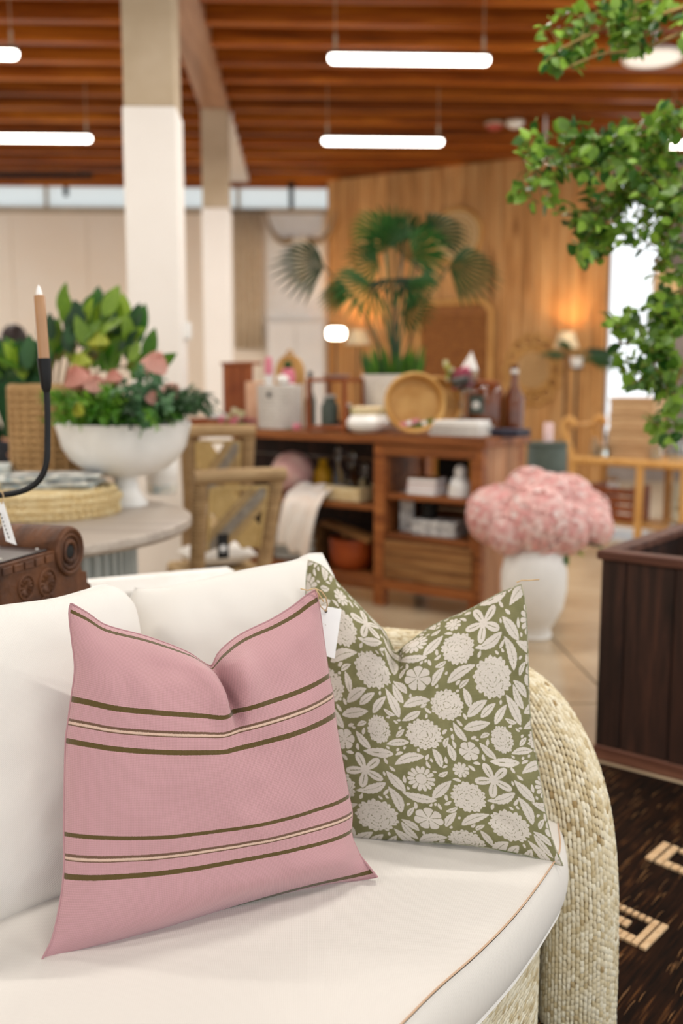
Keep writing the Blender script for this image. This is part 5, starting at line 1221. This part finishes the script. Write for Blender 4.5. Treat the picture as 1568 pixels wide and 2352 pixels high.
for q in ((-.115, .115, .0, .03), (-.115, .115, .24, .255), (-.115, -.10, .03, .24), (.10, .115, .03, .24)): obj('frame', MB().box(q[0], q[1], -.006, .014, q[2], q[3], .003), 'yellow', t, False)
p = on(934, .15, SR2); t = thing('patterned_book', 'white book with speckled cover standing on the shelf above the drawer', 'book', p, crz); hh = sz_(934, .15, 92, SR2)
for y in (-.012, .009): obj('cover', MB().box(-.042, .042, y, y+.003, 0, hh, .001), 'grey_print', t, False)
obj('pages', MB().box(-.038, .038, -.009, .009, .003, hh-.004), 'paper', t, False)
p = on(985, .17, SR2)
t = thing('storage_box', 'low grey printed box on the shelf above the drawer', 'box', on(1010, .15, SR2), crz); w = sz_(1010, .15, 56, SR2); obj('base', MB().box(-w, w, -.08, .08, 0, .055, .003), 'grey_print', t, False); obj('lid', MB().box(-w-.004, w+.004, -.084, .084, .055, .085, .004), 'grey_print', t, False)
t = thing('potted_plant', 'small leafy green plant in a black pot on the grey box', 'plant', on(985, .15, SR2)+np.array([0, 0, .087]))
obj('pot', MB().lathe([(0, 0), (.04, 0), (.052, .085), (.047, .085), (0, .07)], 28), 'black', t)
for k in range(26):
    a = 2.4*k; inst('leaf', euc, t, orient((.02*math.cos(a), .02*math.sin(a), .08+.002*k), (math.cos(a), math.sin(a), .7+.02*k), (0, 0, 1), random.uniform(.8, 1.25)))
# ---------------------------------------------------------------- floor vase of hydrangeas
vp = PZ(1222, 1462, 0); s_ = proj(vp)[2]/FPX
t = thing('floor_vase', 'tall white ceramic vase of pink hydrangeas on the floor', 'vase', vp)
obj('body', MB().lathe([(0, 0), (40*s_, 0), (42*s_, 4*s_), (40*s_, 24*s_), (48*s_, 34*s_), (66*s_, 70*s_), (74*s_, 112*s_), (74*s_, 150*s_), (66*s_, 190*s_), (55*s_, 208*s_), (58*s_, 222*s_), (54*s_, 222*s_), (50*s_, 205*s_), (0, 190*s_)], 56), 'white_vase', t, True, angle=60); obj('foot_ring', MB().torus((0, 0, 6*s_), 41*s_, 3*s_, (1, 0, 0), (0, 1, 0), 40, 6), 'white_vase', t)
hy = thing('hydrangeas', 'big bunch of pink hydrangea heads in the white floor vase', 'flowers', vp+np.array([0, 0, 195*s_]))
Zv = proj(vp)[2]
petal_v = [(-.5, 0, .0), (0, -.5, .1), (.5, 0, 0), (0, .5, .1)]
for u, v, r, dz in ((1140, 1182, 68, 0), (1215, 1130, 58, .1), (1232, 1195, 78, -.12), (1300, 1150, 62, .1), (1345, 1182, 56, .05), (1362, 1212, 44, -.05), (1292, 1212, 62, -.1), (1172, 1222, 50, -.12), (1255, 1140, 55, .0), (1120, 1165, 42, .12)):
    c = np.array(inv_world(hy, [tuple(P(u, v, Zv+dz))])[0]); R_ = r*s_; m = MB().ball(c, R_*.74, 14, 10)
    N = 150
    for k in range(N):
        z = 1-2*(k+.5)/N; a = 2.39996*k; q = math.sqrt(1-z*z); nv = np.array([q*math.cos(a), q*math.sin(a), z]); p_ = c+nv*R_*random.uniform(.9, 1.04)
        e1 = np.cross(nv, (.2, .3, .9)); e1 /= np.linalg.norm(e1); e2 = np.cross(nv, e1); w = R_*.26; g0 = random.uniform(0, 1.5)
        for j in range(4):
            g = g0+j*math.pi/2; d = e1*math.cos(g)+e2*math.sin(g); s2 = -e1*math.sin(g)+e2*math.cos(g)
            m.add([p_, p_+d*w*.55-s2*w*.42+nv*w*.12, p_+d*w+nv*w*.05, p_+d*w*.55+s2*w*.42+nv*w*.12], [(0, 1, 2, 3)])
    obj('flower_head', m, 'hydrangea', hy, True); obj('stem', MB().tube([(0, 0, -.1), c*.4+np.array([0, 0, .02]), c], .006, 6), 'stem_green', hy)
hl_ = leaf_data('hydrangea_leaf', .09, .15, 'magnolia_leaf', .25, rows=5)
for u, v, d in ((1180, 1250, (-.5, -.4, -.2)), (1275, 1252, (.5, -.4, -.4)), (1310, 1262, (.8, -.2, -.3)), (1350, 1255, (.9, -.3, -.1)), (1225, 1250, (0, -.8, -.5)), (1290, 1265, (.5, -.6, -.6)), (1160, 1238, (-.8, -.2, 0))):
    inst('leaf', hl_, hy, orient(np.array(inv_world(hy, [tuple(P(u-18*np.sign(d[0]), v-10, Zv-.08))])[0]), d, (0, -.3, 1), .8))
# ---------------------------------------------------------------- dark planter crate, rug, tree
KO = np.array([.968, 3.05, 0]); krz = math.radians(-41); kx, ky = np.array([math.cos(krz), math.sin(krz), 0]), np.array([-math.sin(krz), math.cos(krz), 0])
KH, KW, KD = .71, 1.05, .80
ct = thing('planter_crate', 'dark reclaimed plank planter box standing at the right edge', 'planter', tuple(KO), krz)
x = 0
for w in (.085, .16, .15, .13, .17, .14, .12, .095): obj('front_plank', MB().box(x+.002, x+w-.002, random.uniform(-.006, 0), .03, .05, KH-.03, .003), 'dark_crate', ct, False); x += w
for k in range(5): obj('side_plank', MB().box(0, .03, .032+k*.152, .032+k*.152+.149, .05, KH-.03, .003), 'dark_crate', ct, False)
for k in range(5): obj('side_plank', MB().box(KW-.03, KW, .032+k*.152, .032+k*.152+.149, .05, KH-.03, .003), 'dark_crate', ct, False)
for k in range(7): obj('back_plank', MB().box(k*.15+.001, k*.15+.148, KD-.03, KD, .05, KH-.03, .003), 'dark_crate', ct, False)
for q in ((-.012, KW+.012, -.015, .045), (-.012, KW+.012, KD-.045, KD+.015), (-.012, .045, .045, KD-.045), (KW-.045, KW+.012, .045, KD-.045)): obj('rim', MB().box(*q, KH-.03, KH, .004), 'crate_rim', ct, False)
obj('plinth', MB().box(-.004, KW+.004, -.008, KD+.004, 0, .05, .004), 'crate_rim', ct, False); obj('soil', MB().box(.03, KW-.03, .03, KD-.03, .3, KH-.2), 'soil', ct, False)
RO = KO+kx*(-.55)-ky*.05
rg = thing('rug', 'dark brown woven rug with pale block motifs under the sofa and crate', 'rug', (RO[0], RO[1], 0), krz)
t = NT('rug_pile'); v = t.coord((55, 3.0, 1)); n1 = t.noise(v, 1.6, 4, .6); n2 = t.noise(t.coord((6, 6, 1)), 1.0, 3)
f_ = t.math('ADD', t.math('MULTIPLY', n1, .75), t.math('MULTIPLY', n2, .3))
col = t.ramp(f_, [(0.42, '#120c08'), (0.60, '#2a180d'), (0.74, '#6b4626')]); t.bump(n1, .8, .01); M['rug_pile'] = t.fin(col, .95, .1)
obj('pile', MB().box(0, 2.2, -1.9, 0, 0, .012, .005), 'rug_pile', rg, False)
plain('rug_fleck', '#4d331c', '#8a6238', rough=.9, scale=30)
plain('rug_motif', '#c9a57c', '#dcbf98', rough=.95, scale=80)
def rloc(u, v): return np.array(inv_world(rg, [tuple(PZ(u, v, .012))])[0])
def motif(pc, dx, dy, w, h, flip):
    """pale woven bracket: bars and rows of tufts"""
    dx, dy = np.array(dx), np.array(dy); sgn = -1 if flip else 1
    def bar(a0, a1, b0, b1):
        c = pc+dx*(a0+a1)/2*sgn*w+dy*(b0+b1)/2*h+np.array([0, 0, .002])
        obj('tuft', MB().obox(c, dx*(a1-a0)/2*w, dy*(b1-b0)/2*h, np.array([0, 0, .004])), 'rug_motif', rg, False)
    bar(.40, .5, -.5, .5); bar(.27, .36, -.5, .5)
    for k in range(7): a = -.5+k*.11; bar(a, a+.075, .34, .5); bar(a, a+.09, -.5, -.26)
    for k in range(5): a = -.5+k*.11; bar(a, a+.085, -.10, .12)
a, b, c = rloc(1405, 2072), rloc(1531, 2130), rloc(1478, 2184)
dx = (b-a)/np.linalg.norm(b-a); dy = (b-c)/np.linalg.norm(b-c); dy[2] = dx[2] = 0
motif((a+b)/2+(c-b)/2+np.array([0, 0, 0]), dx, dy, np.linalg.norm(b-a)*1.05, np.linalg.norm(b-c), False)
a2 = rloc(1497, 1960); motif(a2+dx*.10+dy*.015, dx, dy, .20, np.linalg.norm(b-c)*.95, True)
st_ = MB()
for k in range(520):
    x, y = random.uniform(.2, 1.3), random.uniform(-1.75, -.05); L = random.uniform(.015, .05); c = np.array([x, y, .0125]); d = np.array([random.gauss(0, .05), 1, 0]); st_.tube([c-d*L, c+np.array([0, 0, .003]), c+d*L], [.0005, .0014, .0005], 5)
o = obj('strands', st_, 'rug_fleck', rg); o['kind'] = 'stuff'
# tree
TB = KO+kx*.62+ky*.45+np.array([0, 0, KH-.2])
tr = thing('indoor_tree', 'leafy green tree with small oval leaves hanging in from the right', 'tree', TB)
def tl(u, v, Z): return np.array(inv_world(tr, [tuple(P(u, v, Z))])[0])
crown = np.array([.02, -.02, 2.0])
obj('trunk', MB().tube(curve_pts([(0, 0, -.02), (.02, .01, .6), (-.01, 0, 1.2), crown], 16), list(np.linspace(.045, .025, 16)), 10), 'bark', tr)
tlf = leaf_data('tree_leaf', .032, .046, 'tree_leaf', .22, rows=5, curl=.12)
branches = [((1720, -60, 3.0), (1560, 20, 2.95), (1400, 60, 2.95), (1270, 120, 2.9)), ((1740, 10, 2.9), (1600, 60, 2.9), (1480, 110, 2.9), (1380, 125, 2.9), (1290, 160, 2.88)),
            ((1740, 200, 3.0), (1600, 290, 3.0), (1450, 330, 3.0), (1300, 350, 2.95), (1190, 400, 2.92)), ((1760, 260, 3.1), (1600, 370, 3.1), (1470, 430, 3.05), (1370, 520, 3.0), (1330, 575, 3.0)),
            ((1760, 300, 2.9), (1640, 420, 2.9), (1560, 520, 2.9), (1500, 600, 2.9)), ((1760, 420, 3.0), (1620, 560, 3.0), (1540, 720, 3.0), (1440, 790, 3.0), (1400, 745, 3.0)),
            ((1780, 520, 3.1), (1640, 700, 3.05), (1560, 860, 3.0), (1520, 1000, 3.0)), ((1740, -120, 3.1), (1600, -40, 3.1), (1470, 0, 3.05), (1330, 40, 3.0)), ((1760, 220, 3.2), (1620, 270, 3.2), (1530, 260, 3.15), (1420, 310, 3.1)),
            ((1760, 460, 2.95), (1620, 640, 2.95), (1530, 780, 2.92), (1480, 880, 2.9))]
regs = [(1360, 70, 120, 70, 26), (1480, 45, 100, 55, 24), (1300, 120, 60, 45, 12), (1260, 320, 75, 45, 12), (1230, 420, 55, 70, 10), (1370, 330, 90, 60, 20), (1350, 450, 90, 80, 22), (1480, 370, 90, 90, 28), (1530, 280, 50, 50, 12), (1360, 565, 55, 42, 16), (1500, 510, 75, 90, 22), (1540, 620, 40, 60, 8), (1430, 740, 40, 40, 8), (1520, 740, 60, 70, 20), (1500, 850, 65, 60, 20), (1530, 950, 45, 60, 14), (1440, 350, 120, 110, 18), (1450, 470, 80, 90, 26), (1540, 400, 40, 120, 18), (1540, 690, 40, 60, 14), (1470, 820, 60, 50, 12)]
bpts = []
for b in branches:
    pts = [crown+np.array([0, 0, random.uniform(-.5, .1)])]+[tl(*q) for q in b]; cp = curve_pts(pts, 30); obj('branch', MB().tube(cp, list(np.linspace(.010, .0022, 30)), 6), 'twig_brown', tr); bpts += cp[8:]
bpts = np.array(bpts); leaves = []; tws = MB()
for cu, cv, ru, rv, n in regs:
    for k in range(n):
        a = random.uniform(0, 6.28); q = math.sqrt(random.random()); e = tl(cu+ru*q*math.cos(a), cv+rv*q*math.sin(a), random.uniform(2.8, 3.15)); dd = np.linalg.norm(bpts-e, axis=1); s0 = bpts[np.argsort(dd)[random.randint(0, 3)]]
        if np.linalg.norm(e-s0) > .22: s0 = e+(s0-e)*.22/np.linalg.norm(e-s0)*1.0
        mid = (s0+e)/2+rnd3(.02); pts = curve_pts([s0, mid, e], 8); tws.tube(pts, list(np.linspace(.0022, .001, 8)), 4)
        for j in range(6):
            f_ = .3+.7*j/5; p_ = pts[min(7, int(f_*7))]+rnd3(.006); dr = (e-s0)/np.linalg.norm(e-s0); sd = rnd3(); sd -= dr*(sd@dr); sd /= np.linalg.norm(sd)+1e-6
            leaves.append((p_, dr*.5+sd+np.array([0, 0, -.15]), rnd3(.7)+np.array([0, -.4, .7]), random.uniform(.65, 1.15)))
o = obj('twigs', tws, 'twig_brown', tr); o['kind'] = 'stuff'
leaves.sort(key=lambda q: -q[3])
for p_, d, nn_, s2 in leaves[:300]: inst('leaf', tlf, tr, orient(p_, d, nn_, s2))
mb = MB(); mv, mf = leaf_vf(tlf)
for q in leaves[300:]: mesh_leaf(mb, mv, mf, orient(*q))
t = NT('tree_leaf_mass'); isl = t.n('ShaderNodeNewGeometry').outputs['Random Per Island']; col = t.ramp(isl, [(0.1, '#245412'), (0.9, '#86ac3a')]); t.l(col, t.b.inputs['Base Color']); t.b.inputs['Roughness'].default_value = .45
x_ = t.n('ShaderNodeBsdfTranslucent'); t.l(col, x_.inputs['Color']); mx = t.n('ShaderNodeMixShader'); mx.inputs[0].default_value = .35; t.l(t.b.outputs[0], mx.inputs[1]); t.l(x_.outputs[0], mx.inputs[2]); t.l(mx.outputs[0], t.t.nodes['Material Output'].inputs['Surface']); M['tree_leaf_mass'] = t.m
o = obj('foliage', mb, 'tree_leaf_mass', tr); o['kind'] = 'stuff'
# ---------------------------------------------------------------- along the plank wall
wx3 = np.array([wd[0], wd[1], 0]); wn3 = np.array([wn[0], wn[1], 0]); zz = np.array([0, 0, 1.0])
def wall_thing(name, label, cat, u, v, off): 
    p = onwall(u, v, off); return thing(name, label, cat, p, wrz), proj(p)[2]/FPX
t, s_ = wall_thing('round_tray', 'round woven tray hung high on the plank wall behind the palm', 'tray', 1048, 541, .03)
obj('rim', MB().torus((0, 0, 0), 60*s_, 5*s_, (1, 0, 0), (0, 0, 1), 48, 8), 'bowl_wood', t)
obj('disc', MB().lathe([(58*s_, 0), (40*s_, .012), (0, .016)], 48).xform((0, .0, 0), 0, math.pi/2), 'wicker', t)
for k in range(5): obj('coil', MB().torus((0, -.004, 0), (10+10*k)*s_, 2.2*s_, (1, 0, 0), (0, 0, 1), 40, 5), 'straw', t)
plain('headboard', '#7d4a1c', '#96602a', rough=.6, scale=14)
t, s_ = wall_thing('rattan_headboard', 'brown woven rattan headboard leaning on the plank wall', 'headboard', 1040, 900, .10)
ht = [(-88*s_, -1.2), (-88*s_, 165*s_)]+[(-88*s_+30*s_*(1-math.cos(a)), 170*s_+32*s_*math.sin(a)) for a in np.linspace(0, math.pi/2, 6)]+[(88*s_-30*s_*(1-math.cos(a)), 170*s_+32*s_*math.sin(a)) for a in np.linspace(math.pi/2, 0, 6)]+[(88*s_, -1.2)]
zf = proj(np.array(t.location))[2]; zl = -np.array(t.location)[2]+.0; ht = [(x, max(z, zl)) for x, z in ht]
obj('frame', MB().tube([(x, 0, z) for x, z in ht], 7*s_, 8), 'rattan', t)
n = len(ht); inner = [(x*.95, z) for x, z in ht]; obj('cane_panel', MB().add([(x, -.005, z) for x, z in inner]+[(x, .02, z) for x, z in inner], [tuple(range(n)), tuple(range(2*n-1, n-1, -1))]+[(i, n+i, n+(i+1) % n, (i+1) % n) for i in range(n)]), 'headboard', t, False)
for k in range(22): obj('cane', MB().tube([(-84*s_, -.008, (-40+k*10)*s_), (84*s_, -.008, (-40+k*10)*s_)], 1.8*s_, 5), 'headboard', t)
t, s_ = wall_thing('rattan_mirror', 'round scalloped rattan frame on the plank wall near the lamp', 'mirror', 1222, 850, .04)
obj('panel', MB().lathe([(44*s_, 0), (42*s_, .012), (0, .014)], 40, (0, 0, 0)).xform((0, 0, 0), 0, math.pi/2), 'wicker', t); obj('inner_ring', MB().torus((0, -.01, 0), 46*s_, 4*s_, (1, 0, 0), (0, 0, 1), 40, 8), 'rattan', t)
for k in range(14):
    a = 2*math.pi*k/14; obj('scallop', MB().torus((57*s_*math.cos(a)*.97, 0, 57*s_*math.sin(a)*1.2), 13*s_, 3.6*s_, (1, 0, 0), (0, 0, 1), 18, 6), 'bowl_wood', t)
def glow_lamp(u, v, off, label, r):
    p = onwall(u, v, off); s_ = proj(p)[2]/FPX; t = thing('floor_lamp', label, 'lamp', (p[0], p[1], 0)); z = p[2]
    obj('base', MB().lathe([(0, 0), (.14, 0), (.14, .015), (.02, .03), (0, .03)], 28), 'black_metal', t); obj('pole', MB().tube([(0, 0, .02), (0, 0, z-.10)], .011, 8), 'black_metal', t)
    obj('bulb', MB().ball((0, 0, z), r, 16, 12), 'bulb_warm', t)
    obj('shade', MB().lathe([(r*2.6, -.08), (r*1.5, .12), (r*1.45, .12), (r*2.5, -.08)], 32, (0, 0, z)), 'shade_cream', t)
    ld = bpy.data.lights.new('lamp_light', 'POINT'); ld.energy = 28; ld.color = (1, .68, .34); ld.shadow_soft_size = r; lo = bpy.data.objects.new('lamp_light', ld); COL.objects.link(lo); lo.parent = t; lo.location = (0, -r*1.6, z-.02)
    return t
glow_lamp(822, 778, .38, 'floor lamp with warm glowing bulb behind the palm leaves', .07); glow_lamp(1300, 785, .30, 'floor lamp with warm glow by the right end of the plank wall', .06)
# small dark palm near the lamp
p = onwall(1322, 900, .7); t = thing('plant_stand', 'slim dark stand by the plank wall carrying the small dark palm', 'stand', (p[0], p[1], 0)); s_ = proj(p)[2]/FPX
zt_ = p[2]+(900-845)*s_; obj('pole', MB().tube([(0, 0, .02), (0, 0, zt_-.01)], .016, 8), 'black', t); obj('base', MB().lathe([(0, 0), (.16, 0), (.16, .02), (0, .025)], 28), 'black', t); obj('plate', MB().lathe([(0, zt_-.012), (.09, zt_-.012), (.09, zt_), (0, zt_)], 28), 'black', t)
t = thing('dark_palm', 'small dark palm in a white pot beside the bright window', 'plant', (p[0], p[1], zt_+.001)); obj('pot', MB().lathe([(0, 0), (.06, 0), (.085, .12), (.078, .12), (0, .10)], 28), 'white_ceramic', t)
for d, L in (((-1, -.2, .15), 75), ((1, -.2, .1), 80), ((.8, -.5, -.15), 95), ((-.5, .3, .6), 50), ((.4, -.8, -.1), 60), ((1, .4, .3), 85)):
    d = np.array(d); fan(t, (0, 0, .09), np.array([0, 0, .13])+d*.12, d, (0, -.3, .9), L*s_, 13, 1.5, 'dark_leaf')
# ---------------------------------------------------------------- back wall: curtain, cabinet, skull
def onback(u, v, off=.0):
    d = ray(u, v); k = (YB-off)/d[1]; return C0+d*k
a, b = onback(536, 486, .12), onback(604, 800, .12); t = thing('curtain', 'tan curtain hanging in folds on the back wall beyond the column', 'curtain', ((a[0]+b[0])/2, a[1], b[2])); w = (b[0]-a[0])/2; hh = a[2]-b[2]
A = [[(x, .03*math.sin(x/w*14), z) for z in np.linspace(0, hh, 4)] for x in np.linspace(-w, w, 60)]
ob = obj('cloth', MB().grid(A), 'curtain', t); so = ob.modifiers.new('solid', 'SOLIDIFY'); so.thickness = .008; obj('rod', MB().tube([(-w-.1, 0, hh+.01), (w+.1, 0, hh+.01)], .012, 8), 'black_metal', t)
a, b = onback(612, 738, .30), onback(744, 900, .30); t = thing('white_cabinet', 'white cabinet against the back wall below the steer skull', 'cabinet', ((a[0]+b[0])/2, a[1], 0)); w = (b[0]-a[0])/2
obj('body', MB().box(-w, w, 0, .27, 0, a[2], .006), 'white_paint', t, False)
for sx in (-1, 1): d_ = obj('door', MB().box(min(sx*.006, sx*(w-.01)), max(sx*.006, sx*(w-.01)), -.02, 0, .08, a[2]-.03, .004), 'white_paint', t, False); obj('knob', MB().ball((sx*.05, -.03, a[2]*.55), .015, 10, 8), 'black_metal', d_)
a, b = onback(608, 490, .03), onback(742, 735, .03); t = thing('linen_panel', 'pale linen wall panel behind the steer skull', 'wall panel', ((a[0]+b[0])/2, a[1], b[2])); w = (b[0]-a[0])/2
obj('cloth', MB().box(-w, w, 0, .02, 0, a[2]-b[2], .004), 'white_cloth', t, False)
for sx in (-1, 1): obj('edge', MB().box(sx*w-.012, sx*w+.012, -.008, .022, 0, a[2]-b[2], .003), 'cream_wall', t, False)
p = onback(690, 600, .14); s_ = proj(p)[2]/FPX; t = thing('steer_skull', 'bone steer skull with long curved horns on the back wall', 'skull', p)
obj('skull', MB().lathe([(0, -42*s_), (12*s_, -40*s_), (14*s_, -10*s_), (20*s_, 15*s_), (24*s_, 38*s_), (18*s_, 52*s_), (0, 56*s_)], 20, sy=.6), 'bone', t)
for sx in (-1, 1):
    obj('horn', MB().tube(curve_pts([(sx*16*s_, 0, 48*s_), (sx*45*s_, 0, 46*s_), (sx*68*s_, -.02, 72*s_), (sx*80*s_, -.04, 112*s_)], 16), list(np.linspace(9*s_, 2*s_, 16)), 10), 'horn', t); obj('eye_socket', MB().ball((sx*15*s_, -8*s_, 28*s_), 6*s_, 10, 8), 'black', t)
# ---------------------------------------------------------------- far right: stool, bamboo bench and wares
p = P(1257, 1012, 7.1); s_ = 7.1/FPX; t = thing('garden_stool', 'dark grey green drum stool between the console and the bamboo bench', 'stool', (p[0], p[1], 0)); h_ = p[2]; r = 46*s_
obj('drum', MB().lathe([(0, 0), (r*.8, 0), (r*.9, .04), (r*1.03, h_*.5), (r*.98, h_-.03), (r*.9, h_-.008), (0, h_-.008)], 40), 'grey_green', t, True, angle=50); obj('lip', MB().torus((0, 0, h_-.025), r*.97, .012, (1, 0, 0), (0, 1, 0), 40, 6), 'grey_green', t)
t = thing('pink_candle', 'pale pink pillar candle standing on the grey green stool', 'candle', (p[0], p[1]-.02, h_-.005)); obj('wax', MB().lathe([(0, 0), (.036, 0), (.036, .13), (.03, .138), (0, .13)], 24), 'pink_candle', t); obj('wick', MB().tube([(0, 0, .13), (.003, 0, .15)], .0025, 6), 'black', t)
A_ = P(1318, 1050, 7.9); B_ = P(1470, 1072, 7.5); brz = math.atan2(B_[1]-A_[1], B_[0]-A_[0]); Lb = np.linalg.norm((B_-A_)[:2]); BZ = A_[2]-.02
t = thing('bamboo_bench', 'light bamboo bench with curled arm holding glassware at the right', 'bench', (A_[0], A_[1], 0), brz)
for x in (0, Lb, Lb*1.62):
    for y in (0, .5): obj('leg', MB().tube([(x, y, 0), (x, y, BZ)], .032, 10), 'rattan', t)
for y in (0, .5): obj('rail', MB().tube([(-.02, y, BZ), (Lb*1.64, y, BZ)], .034, 10), 'rattan', t)
for k in range(9): obj('seat_slat', MB().box(.0, Lb*1.62, .03+k*.052, .072+k*.052, BZ-.012, BZ+.012, .004), 'rattan', t, False)
for z in (.12,):
    for k in range(9): obj('low_slat', MB().box(.0, Lb*1.62, .03+k*.052, .072+k*.052, z-.01, z+.012, .004), 'rattan', t, False)
for y in (0, .5): obj('arm', MB().tube(curve_pts([(0, y, BZ), (-.05, y, BZ+.12), (-.10, y, BZ+.24), (-.09, y, BZ+.31), (-.04, y, BZ+.33), (.0, y, BZ+.28)], 20), .028, 10), 'rattan', t)
obj('arm_bar', MB().tube([(-.095, 0, BZ+.27), (-.095, .5, BZ+.27)], .024, 8), 'rattan', t)
def bnch(x, y, z): return np.array([A_[0], A_[1], z])+np.array([math.cos(brz), math.sin(brz), 0])*x+np.array([-math.sin(brz), math.cos(brz), 0])*y
for k in range(4):
    s2 = thing('woven_box', ('woven tan box at the bottom of the stack on the bamboo bench', 'second woven tan box up in the bench stack', 'third woven tan box up in the bench stack', 'topmost woven tan box in the bench stack')[k], 'box', bnch(.40, .28, BZ+.013+.125*k), brz+.05*k, 'woven boxes in a stack')
    obj('base', MB().box(-.18, .18, -.14, .14, 0, .085, .008), 'box_tan', s2, True); obj('lid', MB().box(-.186, .186, -.146, .146, .085, .123, .008), 'box_tan', s2, True)
for x, y, r_, h_, lb in ((.12, .12, .035, .16, 'small clear glass bottle near the curled arm of the bench'), (.20, .10, .05, .11, 'clear glass jar beside the small bottle on the bench'), (.66, .12, .04, .13, 'clear glass tumbler right of the woven boxes'), (.80, .14, .05, .2, 'tall clear glass vase at the right of the bench')):
    s2 = thing('glass_jar', lb, 'glass', bnch(x, y, BZ+.013), 0, 'glassware on the bench'); obj('body', MB().lathe([(0, 0), (r_, 0), (r_, h_*.7), (r_*.7, h_*.85), (r_*.75, h_), (r_*.68, h_), (r_*.62, h_*.85), (r_*.92, h_*.68), (r_*.92, .01), (0, .01)], 24), 'clear_glass', s2); obj('lip', MB().torus((0, 0, h_), r_*.72, .004, (1, 0, 0), (0, 1, 0), 24, 6), 'clear_glass', s2)
s2 = thing('white_pot', 'white scalloped pot at the far right of the bamboo bench', 'pot', bnch(.98, .14, BZ+.013)); obj('body', MB().lathe([(0, 0), (.05, 0), (.085, .06), (.09, .12), (.083, .12), (0, .09)], 28), 'white_ceramic', s2)
for k in range(10): a = .628*k; obj('scallop', MB().ball((.086*math.cos(a), .086*math.sin(a), .12), .02, 8, 6), 'white_ceramic', s2)
s2 = thing('lantern', 'glass cylinder of golden baubles under the bamboo bench', 'lantern', bnch(.86, .22, .133)); obj('cylinder', MB().lathe([(.11, 0), (.11, .34), (.104, .34), (.104, .01), (0, .01)], 28), 'clear_glass', s2)
for k, (x, y, z) in enumerate(((-.03, -.03, .22), (.04, -.02, .27), (.035, .01, .19), (-.02, .02, .14))): obj('bauble', MB().ball((x, y, z), .036, 14, 10), 'yellow', s2)
s2 = thing('brown_crate', 'brown wooden crate on the low shelf of the bamboo bench', 'crate', bnch(.28, .25, .133), brz)
for k in range(4): obj('slat', MB().box(-.2, .2, -.16, -.145, .01+k*.07, .065+k*.07, .003), 'red_wood', s2, False)
for sx in (-.2, .185): obj('end', MB().box(sx, sx+.015, -.145, .16, 0, .29, .003), 'red_wood', s2, False)
obj('floor', MB().box(-.185, .185, -.145, .16, 0, .012), 'red_wood', s2, False)
s2 = thing('small_white_jar', 'small white jar standing in the brown crate under the bench', 'jar', bnch(.24, .22, .147)); obj('body', MB().lathe([(0, 0), (.05, 0), (.055, .2), (.04, .27), (.04, .30), (0, .30)], 24), 'white_ceramic', s2); obj('lid', MB().lathe([(.042, .30), (.045, .32), (0, .33)], 20), 'bowl_wood', s2)
